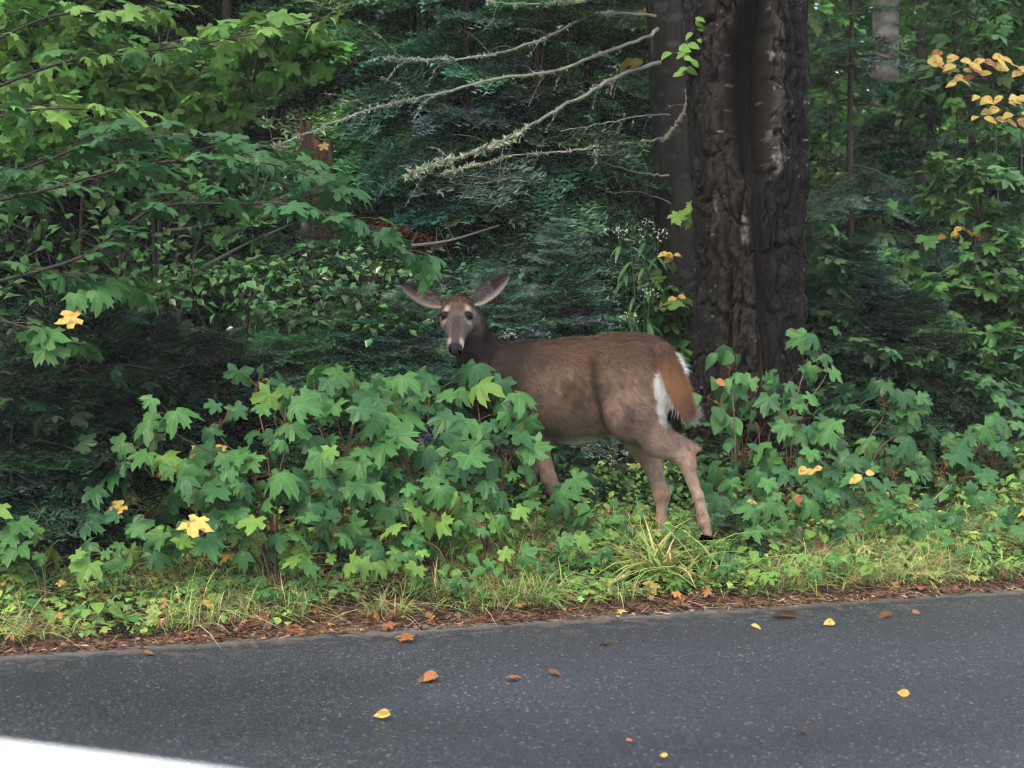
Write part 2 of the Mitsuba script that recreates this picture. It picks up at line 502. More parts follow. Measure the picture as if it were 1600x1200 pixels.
# head
cone(H(-.055, -.03, 0), H(.035, -.03, 0), .068, .074, None, 1, .03)
cone(H(-.045, -.045, -.030), H(.0, -.045, -.038), .055, .055, None, 1, .03)
cone(H(-.045, -.045, .030), H(.0, -.045, .038), .055, .055, None, 1, .03)
cone(H(.02, -.025, -.048), H(.045, -.03, -.05), .034, .032, None, 1, .02)
cone(H(.02, -.025, .048), H(.045, -.03, .05), .034, .032, None, 1, .02)
cone(H(.035, -.045, 0), H(.18, -.035, 0), .066, .037, None, 1, .03)
cone(H(.17, -.03, 0), H(.213, -.028, 0), .037, .031, None, 1, .02)
cone(H(.02, -.085, 0), H(.18, -.06, 0), .045, .024, None, 1, .03)
# near hind leg (the deer's left)
cone(W(.0, .06, 1.0), at(980, 650, 7.66), .17, .10, DL, .55, .07)
cone(at(1008, 600, 7.66), at(1015, 668, 7.64), .13, .07, DL, .55, .06)
cone(at(982, 650, 7.66), at(1028, 690, 7.64), .115, .072, DL, .75, .06)
cone(at(1026, 690, 7.64), at(1068, 712, 7.62), .070, .042, DL, .8, .04)
cone(at(1040, 672, 7.64), at(1086, 701, 7.62), .017, .023, None, 1, .03)
cone(at(1074, 708, 7.62), at(1077, 726, 7.62), .038, .034, None, 1, .02)
cone(at(1070, 720, 7.62), at(1090, 775, 7.61), .036, .027, None, 1, .03)
cone(at(1091, 775, 7.61), at(1100, 815, 7.61), .027, .030, None, 1, .02)
cone(at(1100, 815, 7.61), at(1106, 834, 7.60), .024, .022, None, 1, .02)
# far hind leg
cone(W(.03, -.08, .98), at(1000, 690, 7.88), .15, .075, DL, .6, .06)
cone(at(1005, 690, 7.88), at(1022, 735, 7.86), .08, .042, None, 1, .05)
cone(at(1022, 735, 7.86), at(1033, 772, 7.84), .037, .042, None, 1, .03)
cone(at(1026, 750, 7.86), at(1036, 774, 7.86), .02, .030, None, 1, .03)
cone(at(1034, 774, 7.84), at(1034, 815, 7.83), .034, .026, None, 1, .03)
cone(at(1034, 815, 7.83), at(1036, 852, 7.82), .026, .029, None, 1, .02)
cone(at(1036, 852, 7.82), at(1038, 868, 7.81), .023, .022, None, 1, .02)
# fore legs
cone(W(.80, .06, .98), at(830, 668, 8.0), .15, .075, DL, .6, .06)
cone(at(832, 668, 8.0), at(858, 748, 8.0), .066, .036, None, 1, .05)
cone(at(858, 748, 8.0), at(864, 762, 8.0), .037, .034, None, 1, .03)
cone(at(864, 762, 8.0), at(876, 812, 7.98), .026, .021, None, 1, .03)
cone(at(876, 812, 7.98), at(880, 838, 7.97), .025, .022, None, 1, .02)
cone(W(.82, -.08, .95), at(822, 680, 8.22), .13, .065, DL, .7, .06)
cone(at(822, 680, 8.22), at(828, 752, 8.22), .06, .034, None, 1, .05)
cone(at(828, 752, 8.22), at(834, 812, 8.22), .03, .022, None, 1, .03)
cone(at(834, 812, 8.22), at(832, 838, 8.20), .025, .022, None, 1, .02)

HH = 0.0065
lo = np.min([np.minimum(p[0] - p[2], p[1] - p[3]) for p in prims], 0) - 0.03
hi = np.max([np.maximum(p[0] + p[2], p[1] + p[3]) for p in prims], 0) + 0.03
gn = np.ceil((hi - lo) / HH).astype(int) + 1
DG = np.full(gn, 0.4, np.float32)
for A, B, ra_, rb_, ax, sq, k in prims:
    pad = k + 0.03
    a = np.maximum(np.floor((np.minimum(A - ra_, B - rb_) - pad - lo) / HH).astype(int), 0)
    b = np.minimum(np.ceil((np.maximum(A + ra_, B + rb_) + pad - lo) / HH).astype(int), gn)
    X = np.stack(np.meshgrid(*[lo[i] + HH * np.arange(a[i], b[i]) for i in range(3)], indexing='ij'), -1).astype(np.float32)
    q = X - A
    if ax is not None:
        q = q + np.multiply.outer(q @ ax, ax) * (1 / sq - 1)
        ba = (B - A) + ax * ((B - A) @ ax) * (1 / sq - 1)
    else:
        ba = B - A
    tq = np.clip((q @ ba) / (ba @ ba), 0, 1)
    d = np.linalg.norm(q - tq[..., None] * ba, axis=-1) - (ra_ + (rb_ - ra_) * tq)
    view = DG[a[0]:b[0], a[1]:b[1], a[2]:b[2]]
    hk = np.maximum(k - np.abs(view - d), 0) / k
    view[...] = np.minimum(view, d) - hk * hk * k / 4
dv, dq = snets(DG, lo, HH)
df = np.vstack([dq[:, [0, 1, 2]], dq[:, [0, 2, 3]]])
dm = trimesh.Trimesh(dv, df, process=False)
dm = max(dm.split(only_watertight=False), key=lambda c: len(c.faces))
if dm.volume < 0:
    dm.invert()
trimesh.smoothing.filter_taubin(dm, iterations=6)
dv, df, dn = np.array(dm.vertices), np.array(dm.faces), np.array(dm.vertex_normals)


EYES, EYE_DIR = [], []
for sx in (-1, 1):
    dq_ = dv - CAM
    ey = at(713.5 + 21.5 * sx, 490.5, 7.8) - CAM
    ey /= np.linalg.norm(ey)
    off_ = np.linalg.norm(dq_ - np.outer(dq_ @ ey, ey), axis=1)
    near_ = np.where(off_ < .012)[0]
    near_ = near_[np.argmin((dq_ @ ey)[near_])]
    EYES.append(dv[near_])
    EYE_DIR.append(ey)


def deer_color(p, seed=0):
    """The coat's own colours, from places on the body."""
    q = p - DP
    u, l, z = q @ DH, q @ DL, q[:, 2]
    n1 = meshkit.fbm(p * 7, 4, 3)
    n2 = meshkit.fbm(p * 38, 3, 4)
    n3 = meshkit.fbm(np.stack([u * 14, l * 14, z * 3.0], -1), 3, 9)

    def sm(a, b, x):
        t = np.clip((x - a) / (b - a), 0, 1)
        return (t * t * (3 - 2 * t))[:, None]

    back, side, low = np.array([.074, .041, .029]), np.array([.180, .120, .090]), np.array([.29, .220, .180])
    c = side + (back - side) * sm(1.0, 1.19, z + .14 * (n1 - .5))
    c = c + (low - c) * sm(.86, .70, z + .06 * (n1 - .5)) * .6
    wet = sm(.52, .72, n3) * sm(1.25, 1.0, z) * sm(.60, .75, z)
    c = c * (1 - .45 * wet)
    streak = meshkit.fbm(np.stack([u * 9, l * 9, z * 1.8], -1), 3, 29)
    c = c * (1 + .55 * (streak - .5) * 2 * sm(1.25, 1.05, z)[:, 0])[:, None]
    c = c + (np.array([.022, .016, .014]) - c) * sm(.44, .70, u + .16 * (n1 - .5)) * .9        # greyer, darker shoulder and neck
    c = c + (np.array([.46, .43, .39]) - c) * sm(.745, .715, z + .03 * (n1 - .5)) * (1 - sm(.30, .16, np.abs(u - .40))) * 0.0
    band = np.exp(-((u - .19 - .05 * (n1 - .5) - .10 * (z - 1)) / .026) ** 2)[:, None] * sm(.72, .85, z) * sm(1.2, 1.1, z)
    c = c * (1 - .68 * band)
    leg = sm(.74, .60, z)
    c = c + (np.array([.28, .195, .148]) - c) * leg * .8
    c = c + (np.array([.30, .15, .075]) - c) * np.exp(-((p - at(1083, 706, 7.61)) ** 2).sum(1) / .0011)[:, None] * .8
    c = c + (np.array([.30, .15, .075]) - c) * np.exp(-((p - at(1033, 768, 7.82)) ** 2).sum(1) / .0016)[:, None] * .7
    belly = sm(.76, .70, z) * sm(.64, .68, z) * sm(.12, .06, np.abs(l)) * sm(.10, .2, u) * sm(.5, .4, u)
    c = c + (np.array([.55, .53, .48]) - c) * belly * .8
    azr = np.degrees(np.arctan2(np.abs(l), -(u - .04)))
    lim = np.interp(z, [.78, .9, 1.05, 1.17], [30, 41, 45, 30]) + 5 * (n2 - .5)
    lim = np.where(l < 0, np.minimum(lim, 24), lim)
    rump = sm(1.5, -1.5, azr - lim) * sm(.80, .86, z) * sm(1.19, 1.13, z)
    c = c + (np.array([.75, .74, .72]) - c) * rump
    # face
    hq = p - HEAD_E
    a, b, cc = hq @ HA + .035, hq @ HB + .045, np.abs(hq @ HC)
    inh = (np.linalg.norm(p - H(.09, -.04, 0), axis=1) < .225) & (a > -.13)
    f = np.broadcast_to([.098, .076, .067], c.shape).copy()                     # cheeks
    f = f + (np.array([.080, .048, .034]) - f) * sm(.05, .0, a) * sm(.085, .05, cc)   # forehead
    f = f + (np.array([.058, .046, .046]) - f) * sm(.03, .06, a) * sm(.028, .016, cc) * sm(-.05, -.02, b)  # bridge
    pale = np.array([.50, .40, .34])
    for e_ in EYES:
        ea, ec = (e_ - HEAD_E) @ HA + .035, abs((e_ - HEAD_E) @ HC)
        f = f + (pale - f) * np.exp(-(((a - ea + .034) / .020) ** 2 + ((cc - ec + .008) / .012) ** 2))[:, None] * .5
        f = f + (pale - f) * np.exp(-(((a - ea - .036) / .009) ** 2 + ((cc - ec - .002) / .013) ** 2))[:, None] * .25
        de = np.linalg.norm(p - e_, axis=1)
        f = f + (np.array([.02, .015, .013]) - f) * sm(.034, .026, de)
    f = f + (pale * .8 - f) * sm(.145, .175, a) * sm(.016, .03, cc) * sm(.215, .195, a)
    f = f + (np.array([.42, .38, .35]) - f) * sm(-.065, -.085, b) * sm(.13, .18, a)
    f = f * (1 - .45 * sm(-.05, -.09, b) * sm(.14, .08, a))
    f = f + (np.array([.016, .014, .015]) - f) * sm(.185, .202, a) * sm(.040, .032, cc) * sm(-.068, -.058, b)
    wgt = np.where(inh, 1, 0)[:, None] * sm(-.13, -.07, a) * sm(-.14, -.10, b)
    c = c + (f - c) * wgt
    c = c * (1 + .7 * (n2 - .5))[:, None] * (1 + .55 * (n1 - .5))[:, None]
    return np.clip(c, .005, .9)


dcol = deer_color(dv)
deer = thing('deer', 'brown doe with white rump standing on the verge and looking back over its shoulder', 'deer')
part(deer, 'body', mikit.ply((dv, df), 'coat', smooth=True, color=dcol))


def hairs(p, n, flow, length, width, col, rng, lift=.3, bsdf='coat'):
    side = unit(np.cross(n, flow))
    k = len(p)
    length = length * rng.uniform(.6, 1.25, k)[:, None]
    tip = p + flow * length + n * length * lift * rng.uniform(.3, 1.4, (k, 1)) + side * length * rng.normal(0, .22, (k, 1))
    V = np.stack([p - side * width - n * .001, p + side * width - n * .001, tip], 1).reshape(-1, 3)
    path = meshkit.write_ply((V, np.arange(3 * k).reshape(-1, 3)), False, None, np.repeat(np.clip(col, 0, 1), 3, 0), normals=np.repeat(unit(n + .35 * flow), 3, 0))
    return {'type': 'ply', 'filename': path, 'face_normals': False, 'bsdf': {'type': 'ref', 'id': bsdf}}


rng = np.random.default_rng(5)
fp, fi = trimesh.sample.sample_surface(dm, 90000, seed=3)
fn_ = dm.face_normals[fi]
zz = fp[:, 2]
isleg = zz < .70
ishead = np.linalg.norm(fp - H(.09, -.04, 0), axis=1) < .17
fl = -DH * .75 + np.array([0, 0, -.65]) + np.where(isleg, 1, 0)[:, None] * np.array([0, 0, -1.5])
fl = np.where(ishead[:, None], -HA, fl)
fl = unit(fl + .45 * (np.stack([meshkit.noise(fp * 9, k) for k in (1, 2, 3)], -1) - .5))
fl = unit(fl - (fl * fn_).sum(1, keepdims=True) * fn_)
ln = np.where(isleg, .009, np.where(ishead, .009, .030))
nosept = ((fp - HEAD_E) @ HA + .035 > .175) & ishead
keep = ~nosept & (np.linalg.norm(fp - EYES[0], axis=1) > .030) & (np.linalg.norm(fp - EYES[1], axis=1) > .030)
fc = deer_color(fp) * rng.uniform(.42, 1.75, (len(fp), 1))
part(deer, 'fur', hairs(fp[keep], fn_[keep], fl[keep], ln[keep][:, None], .0022, fc[keep], rng), kind='stuff')

for sx, e_, ey in zip((-1, 1), EYES, EYE_DIR):
    sph = trimesh.creation.icosphere(3, .0225)
    sph.apply_scale([1, .8, .9])
    sph.apply_translation(e_ + ey * .0045 - HC * sx * .001)
    part(deer, 'eye', mikit.ply(sph, 'eye_gloss', smooth=True))
npad = trimesh.creation.icosphere(3, 1.0)
nv = np.array(npad.vertices)
nv = H(.221, -.028, 0) + np.outer(nv[:, 0] * .030, HC) + np.outer(nv[:, 1] * .020, HA) + np.outer(nv[:, 2] * .026, HB)
nv += np.outer(.004 * (meshkit.noise(nv * 120) - .5), HB)
part(deer, 'nose', mikit.ply((nv, npad.faces), 'wet_black', smooth=True))


def ear(base, tip, face, width):
    base, tip = np.asarray(base), np.asarray(tip)
    ax = tip - base
    L = np.linalg.norm(ax)
    ax = ax / L
    nf = unit(np.asarray(face, float) - (np.asarray(face, float) @ ax) * ax)
    sd = np.cross(ax, nf)
    nu, nw = 15, 15
    V, C = [], []
    for layer in (0, 1):
        for i in range(nu):
            u = i / (nu - 1)
            wd = width * (0.30 + 1.0 * math.sin(math.pi * min(u * .92 + .10, 1)) ** .75) * (1 if u < .995 else .2)
            wd *= .82 if u < .12 else 1
            cup = .8 * (1 - u) ** .7 + .22
            for j in range(nw):
                w = -1 + 2 * j / (nw - 1)
                th = w * (1.9 - .9 * u)
                x = wd * (w * .62 + .0) * (1 - .12 * cup)
                dep = -wd * cup * (1 - w * w) * .75 - (.004 if layer else 0)
                V.append(base + ax * (u * L - .05 * L * w * w * (1 - u)) + sd * x + nf * dep - nf * .03 * u * u)
                if layer:
                    C.append((.085, .055, .040))
                else:
                    e = abs(w)
                    rim = .055 if u < .75 else .035
                    pale = max(0, min(1, (e - .45) / .3)) * max(0, min(1, (.96 - e) / .1)) * (1 - u * .7)
                    q = np.array([.05, .036, .034]) + (np.array([.32, .29, .28]) - .05) * pale * (.75 if w > 0 else .55)
                    if e > .93 or u > .94: q = np.array([.03, .024, .022])
                    C.append(tuple(q))
    V, C = np.array(V), np.array(C)
    f = []
    m2 = nu * nw
    for i in range(nu - 1):
        for j in range(nw - 1):
            a, b, c, d = i * nw + j, i * nw + j + 1, (i + 1) * nw + j + 1, (i + 1) * nw + j
            f += [(a, b, c), (a, c, d), (m2 + a, m2 + c, m2 + b), (m2 + a, m2 + d, m2 + c)]
    rim = [i * nw for i in range(nu)] + [(nu - 1) * nw + j for j in range(1, nw)] + [i * nw + nw - 1 for i in range(nu - 2, -1, -1)]
    for a, b in zip(rim[:-1], rim[1:]):
        f += [(a, m2 + a, m2 + b), (a, m2 + b, b)]
    return V, np.array(f), C, base, ax, nf, sd, L


for sx, bpx, tpx in ((-1, (689, 475), (625, 446)), (1, (740, 472), (798, 430))):
    B0 = at(bpx[0], bpx[1], H(-.03, -.05, 0)[1])
    tipp = at(tpx[0], tpx[1], B0[1] + .03)
    V, f, C, base, ax, nf, sd, L = ear(B0, tipp, (sx * .30, -1, -.10), .070)
    e_ = part(deer, 'ear', mikit.ply((V, f), 'coat', smooth=True, color=C))
    k = 260
    uu, ww = rng.uniform(.02, .5, k), rng.uniform(-.85, .85, k)
    wd = .06 * (.30 + np.sin(np.pi * np.minimum(uu * .92 + .1, 1)) ** .75)
    pp = base + np.outer(uu * L, ax) + np.outer(wd * ww * .6, sd) + np.outer(-wd * .7 * (1 - ww * ww) * (.8 * (1 - uu) ** .7 + .22) + .002, nf)
    flo = unit(ax + np.outer(-np.sign(ww) * .6, sd) + nf * .2)
    part(e_, 'hair', hairs(pp, np.tile(nf, (k, 1)), flo, .022, .0012, np.tile([.17, .145, .14], (k, 1)) * rng.uniform(.5, 1.2, (k, 1)), rng), kind='stuff')

# tail: a flattened core under long hairs, white along both sides and at the tip
TA, TB = at(1037, 551, 7.585), at(1072, 640, 7.52)
tax = unit(TB - TA)
tn = unit(np.array([.35, -.9, .25]) - (np.array([.35, -.9, .25]) @ tax) * tax)
tsd = np.cross(tn, tax)
TL = np.linalg.norm(TB - TA)
if tsd[0] < 0: tsd = -tsd
tw = lambda u: np.interp(u, [-.3, 0, .25, .55, .8, 1], [.028, .040, .050, .052, .040, .014])
nu, na = 14, 14
V, C = [], []
for i in range(nu):
    u = i / (nu - 1)
    for j in range(na):
        a = 2 * math.pi * j / na
        V.append(TA + tax * (u * TL) + tsd * math.cos(a) * tw(u) * .8 + tn * (math.sin(a) * .022 * (1 - .5 * u)))
        C.append((.16, .075, .035) if math.sin(a) > -.3 else (.30, .27, .24))
f = [((i * na + j), (i * na + (j + 1) % na), ((i + 1) * na + (j + 1) % na), ((i + 1) * na + j)) for i in range(nu - 1) for j in range(na)]
tail = part(deer, 'tail', mikit.ply((np.array(V), np.array(f)), 'coat', smooth=True, color=np.array(C)), 'orange brown tail fringed with white hair')
k = 7000
uu, ww = rng.uniform(-.16, 1, k), rng.uniform(-1, 1, k)
pp = TA + np.outer(uu * TL, tax) + np.outer(tw(uu) * ww * .92, tsd) + np.outer(.023 * np.sqrt(1 - (.9 * ww) ** 2) * (1 - .4 * uu), tn)
flo = unit(tax + np.outer(ww * .25, tsd) + tn * .02)
cb = np.array([.23, .110, .055]) + (np.array([.075, .038, .024]) - np.array([.23, .110, .055])) * np.clip((uu[:, None] - .55) / .35, 0, 1) * (1 - np.abs(ww[:, None]) * .5)
cb = cb + (np.array([.10, .055, .036]) - cb) * np.clip((.3 - uu[:, None]) / .4, 0, 1)
part(tail, 'hair', hairs(pp, np.tile(tn, (k, 1)) + np.outer(ww * .5, tsd), flo, .06, .0022, cb * rng.uniform(.45, 1.7, (k, 1)), rng, .16), kind='stuff')
k = 700
sg = rng.choice([-1, 1], k, p=[.06, .94])
uu = np.where(sg < 0, rng.uniform(.45, 1.0, k), rng.uniform(-.04, .26, k))
pp = TA + np.outer(uu * TL, tax) + np.outer(tw(uu) * sg * rng.uniform(.72, 1, k), tsd) - np.outer(rng.uniform(0, .02, k), tn)
flo = unit(tax * rng.uniform(.5, 1.1, (k, 1)) + np.outer(sg * rng.uniform(.15, .55, k), tsd))
part(tail, 'fringe', hairs(pp, np.tile(tn, (k, 1)), flo, .08, .0022, np.tile([.72, .71, .70], (k, 1)) * rng.uniform(.8, 1.1, (k, 1)), rng, .05), 'long white fringe hairs', 'stuff')
k = 260
pp = TB + np.outer(rng.normal(0, .018, k), tsd) - np.outer(rng.uniform(0, .06, k), tax)
part(tail, 'tip', hairs(pp, np.tile(tn, (k, 1)), unit(tax + tsd * .35 + rng.normal(0, .08, (k, 3))), .10, .0016, np.tile([.30, .29, .26], (k, 1)) * rng.uniform(.7, 1.1, (k, 1)), rng, .05), 'pale tail tip', 'stuff')
# hooves
for q in ((1106, 836, 7.60), (1038, 870, 7.81), (880, 840, 7.97), (832, 840, 8.20)):
    c0 = at(*q)
    toes = []
    for sd_ in (-1, 1):
        b = trimesh.creation.icosphere(2, 1.0)
        vv = np.array(b.vertices) * [.030, .013, .024]
        vv[:, 2] = np.maximum(vv[:, 2], -.016)
        vv[:, 0] *= np.where(vv[:, 2] < 0, 1.15, .8)
        R = np.stack([DH, -DL, [0, 0, 1]], 1)
        toes.append(trimesh.Trimesh(vv @ R.T + c0 + DL * .012 * sd_ + DH * .008 + [0, 0, -.012], b.faces, process=False))
    part(deer, 'hoof', mikit.ply(trimesh.util.concatenate(toes), 'wet_black', smooth=True))

# ------------------------------------------------------------------ conifers
def bough(L, rng, nl, nw, sp, sub=True):
    """A flat spray of needles along +x, about L long, with its twigs; (v, f, shade)."""
    segs = []                                         # (start, end, twig radius)
    axis = lambda x: np.array([x, 0.03 * L * math.sin(5 * x / L), -.16 * x * x / L])
    segs.append((axis(0), axis(L), .005))
    x = .12 * L
    gap = .055 if L > .5 else .04
    while x < L * .97:
        for sd in (-1, 1):
            ln = (.52 * (L - x) + .05) * rng.uniform(.7, 1.2)
            ang = math.radians(rng.uniform(42, 62)) * sd
            d = np.array([math.cos(ang), math.sin(ang), rng.normal(-.12, .10)])
            a = axis(x)
            segs.append((a, a + d * ln, .002))
            if sub and ln > .11:
                y = .05
                while y < ln - .02:
                    for s2 in (-1, 1):
                        l2 = (.45 * (ln - y) + .02) * rng.uniform(.7, 1.2)
                        an2 = ang + s2 * math.radians(rng.uniform(40, 60))
                        b = a + d * y
                        segs.append((b, b + np.array([math.cos(an2), math.sin(an2), rng.normal(-.1, .12)]) * l2, 0))
                    y += gap * 1.1
        x += gap * rng.uniform(.8, 1.2)
    V, C = [], []
    for a, b, r in segs:
        ln = np.linalg.norm(b - a)
        d = (b - a) / ln
        n = max(2, int(ln / sp))
        t = (np.arange(n) + rng.random()) / n
        for sd in (-1, 1):
            px = np.array([-d[1], d[0], 0]) * sd
            px /= np.linalg.norm(px) + 1e-9
            ndl = unit(d * .65 + px * .8 + rng.normal(0, .28, (n, 3)) + [0, 0, .12])
            base = a + d * (t * ln)[:, None]
            wv = d * nw * .5
            lenr = nl * rng.uniform(.75, 1.15, (n, 1))
            V.append(np.stack([base - wv, base + wv, base + ndl * lenr], 1).reshape(-1, 3))
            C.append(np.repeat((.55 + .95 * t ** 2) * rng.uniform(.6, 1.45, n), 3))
    V, C = np.vstack(V), np.concatenate(C)
    return V, np.arange(len(V)).reshape(-1, 3), C


rng = np.random.default_rng(21)
BOUGHS = {'near': [bough(L, rng, .032, .012, .022) for L in (.35, .55, .8)],
          'mid': [bough(L, rng, .052, .024, .042) for L in (.4, .7, 1.0)],
          'far': [bough(L, rng, .055, .022, .05, False) for L in (.6, 1.0, 1.4)]}
BLEN = {'near': (.35, .55, .8), 'mid': (.4, .7, 1.0), 'far': (.6, 1.0, 1.4)}


def conifer(name, label, cat, px, s, H_, R, z0, nb, tone, seed, lod='mid', group=None, trunk_r=None, lean=(0, 0), droop=.62, zfar=4.6, bark=(.055, .045, .038), top_px=None):
    rng = np.random.default_rng(seed)
    nb = int(nb * (1.7 if H_ > 3 else 1.3))
    Y = Y_of(px, s)
    if H_ > 4: nb, H_ = int(nb * .55), min(H_, 1.4 + .31 * Y + rng.uniform(0, 1.0))
    x = (px - 800) / F * Y
    base = np.array([x, Y, float(gz(x, Y)) - .05])
    key = thing(name, label, cat, group)
    r0 = trunk_r or (.0065 * H_ + .008)
    zs = np.linspace(0, 1, 10)
    pts = base + np.outer(zs * H_, [lean[0], lean[1], 1]) + np.stack([.02 * H_ * .3 * np.sin(zs * 5 + seed), 0 * zs, 0 * zs], 1)
    part(key, 'trunk', mesh(tube(pts, r0 * (1 - .93 * zs), 10, bark), 'bark', True))
    parts, twig = [], []
    for lo_, sel in ((lod, 0), ('far', 1)):
        k = nb
        hz = np.sort(rng.uniform(0, 1, k)) ** .9
        h = z0 + (H_ - z0) * hz
        m_ = (h < zfar) if sel == 0 else ((h >= zfar) & (rng.random(k) < .32))
        h = h[m_]
        if not len(h): continue
        frac = np.clip((h - z0) / max(H_ - z0, .1), 0, 1)
        ln = R * (1 - frac) ** .75 * rng.uniform(.6, 1.12, len(h)) + .10
        az = np.arange(len(h)) * 2.399 + rng.normal(0, .35, len(h))
        dr_ = droop * (1 - 1.6 * frac) + rng.normal(0, .10, len(h))
        d = np.stack([np.cos(az), np.sin(az), -dr_], 1)
        n = np.stack([np.cos(az) * dr_, np.sin(az) * dr_, np.ones(len(h))], 1) + rng.normal(0, .16, (len(h), 3))
        p0 = base + np.stack([h * lean[0], h * lean[1], h], 1)
        lens = np.array(BLEN[lo_])
        ch = np.abs(np.log(ln[:, None] / lens[None])).argmin(1)
        col = jit(rng, tone, (len(h), .36))
        for c in range(3):
            w = ch == c
            if w.any():
                v, f, sh = BOUGHS[lo_][c]
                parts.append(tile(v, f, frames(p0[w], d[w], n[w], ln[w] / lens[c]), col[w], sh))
        for a, dd, l in zip(p0, unit(d), ln):
            if sel == 0 and l > .25:
                e = a + dd * l * .75
                twig.append(tube([a, (a + e) / 2 + [0, 0, .01], e + [0, 0, -.06 * l]], [.006 + .006 * l, .005, .002], 4, bark))
    if twig:
        part(key, 'limb', mesh(join(twig), 'wood', True), kind='stuff')
    part(key, 'crown', mesh(join(parts), 'needles'), kind='stuff')
    return key


BLUE, FIR, LIGHTFIR, DARK, HEM = (.090, .185, .122), (.080, .175, .085), (.115, .245, .105), (.026, .056, .036), (.070, .150, .078)
CON = [
    # name, label, px, s, H, R, z0, nb, tone, lod
    ('fir_tree', 'fir tree with pale green boughs at the top centre left of the lichen-covered branches', 640, 4.6, 9.5, 1.5, .7, 105, LIGHTFIR, 'mid'),
    ('fir_tree', 'fir tree with light green drooping boughs behind the broken red stump', 530, 5.6, 10, 1.6, .8, 95, LIGHTFIR, 'mid'),
    ('fir_tree', 'bluish green fir behind the doe\'s head', 735, 3.4, 6.0, 1.2, .3, 95, BLUE, 'mid'),
    ('fir_tree', 'dark fir with thin black stem above the doe\'s back', 845, 3.3, 8.0, 1.15, .3, 95, FIR, 'mid'),
    ('fir_tree', 'dark fir next to the left side of the leaning spruce trunk', 922, 4.6, 9.5, 1.35, .5, 95, FIR, 'mid'),
    ('fir_tree', 'shadowy fir behind the drooping lichen branches', 780, 6.6, 11, 1.9, .8, 90, HEM, 'mid'),
    ('fir_tree', 'dark fir farther back at the left of the red stump', 430, 7.2, 11, 2.0, .8, 90, HEM, 'mid'),
    ('hemlock_tree', 'dark hemlock deep in the wood at the upper left', 250, 6.5, 11, 2.0, .5, 90, HEM, 'mid'),
    ('hemlock_tree', 'black-green hemlock at the left edge behind the overhanging maple leaves', 60, 5.0, 9, 1.9, .3, 90, DARK, 'mid'),
    ('fir_tree', 'slim fir filling the gap right of the big maple trunk', 1330, 2.6, 4.2, .62, .35, 90, HEM, 'near'),
    ('fir_tree', 'fir in front of the grey trunk at the upper right', 1400, 4.4, 2.5, 1.1, .2, 60, FIR, 'mid'),
    ('hemlock_tree', 'dark hemlock at the right edge behind the yellow leaves', 1580, 5.2, 9.5, 1.2, .6, 90, HEM, 'mid'),
    ('fir_tree', 'tall fir far back at the upper right corner', 1490, 9.2, 12, 2.0, 1.0, 85, LIGHTFIR, 'mid'),
    ('fir_tree', 'fir hidden behind the twin trunks', 1140, 8.0, 11, 1.5, .8, 80, HEM, 'mid'),
    ('fir_tree', 'fir behind the gap between the spruce trunk and the fir boughs', 1000, 8.0, 12, 2.0, 1., 80, LIGHTFIR, 'mid'),
    ('fir_tree', 'tall pale fir at the top left in the background', 330, 9.0, 13, 2.2, 1., 85, LIGHTFIR, 'mid'),
    ('fir_sapling', 'blue-green fir sapling under the doe\'s left ear', 640, 1.75, 1.15, .55, .05, 60, BLUE, 'near'),
    ('fir_sapling', 'low fir sapling behind the doe\'s neck', 775, 2.15, 1.2, .6, .05, 60, BLUE, 'near'),
    ('fir_sapling', 'small fir sapling behind the middle of the doe\'s back', 880, 2.35, 1.45, .6, .05, 60, BLUE, 'near'),
    ('fir_sapling', 'dim fir sapling left of the maple saplings\' top leaves', 555, 1.9, 1.15, .62, .05, 60, FIR, 'near'),
    ('fir_tree', 'small fir covering the lower half of the red stump', 488, 3.0, 1.7, .8, .1, 90, FIR, 'near'),
    ('fir_sapling', 'small fir sapling below the red stump', 455, 1.75, 1.0, .6, .05, 60, FIR, 'near'),
    ('hemlock_sapling', 'dark hemlock sapling at the left behind the yellow leaf', 140, 1.15, 1.3, .75, .05, 80, DARK, 'near'),
    ('hemlock_sapling', 'dark hemlock sapling at the left edge above the verge', 20, 1.0, 1.05, .7, .05, 80, DARK, 'near'),
    ('hemlock_sapling', 'shady hemlock sapling left of the foremost maple sapling', 235, 1.45, 1.05, .7, .05, 80, DARK, 'near'),
    ('hemlock_sapling', 'low hemlock sapling behind the maple saplings', 340, 1.6, .95, .65, .05, 70, DARK, 'near'),
    ('hemlock_sapling', 'shady hemlock sapling right of the big maple trunk', 1330, 2.2, 1.35, .8, .05, 80, DARK, 'near'),
    ('hemlock_sapling', 'dark hemlock sapling behind the right-hand maple saplings', 1430, 1.95, 1.05, .75, .05, 80, DARK, 'near'),
    ('hemlock_sapling', 'dim hemlock sapling at the right edge', 1560, 2.5, 1.4, .8, .05, 80, HEM, 'near'),
    ('fir_sapling', 'small feathery fir sapling beside the doe\'s hind hoof', 1150, .6, .26, .17, .02, 34, FIR, 'near'),
]
for i, (nm, lb, px, s, H_, R, z0, nb, tone, lod) in enumerate(CON):
    conifer(nm, lb, 'tree' if nm.endswith('tree') else 'sapling', px, s, H_, R, z0, nb, tone, 100 + i, lod)

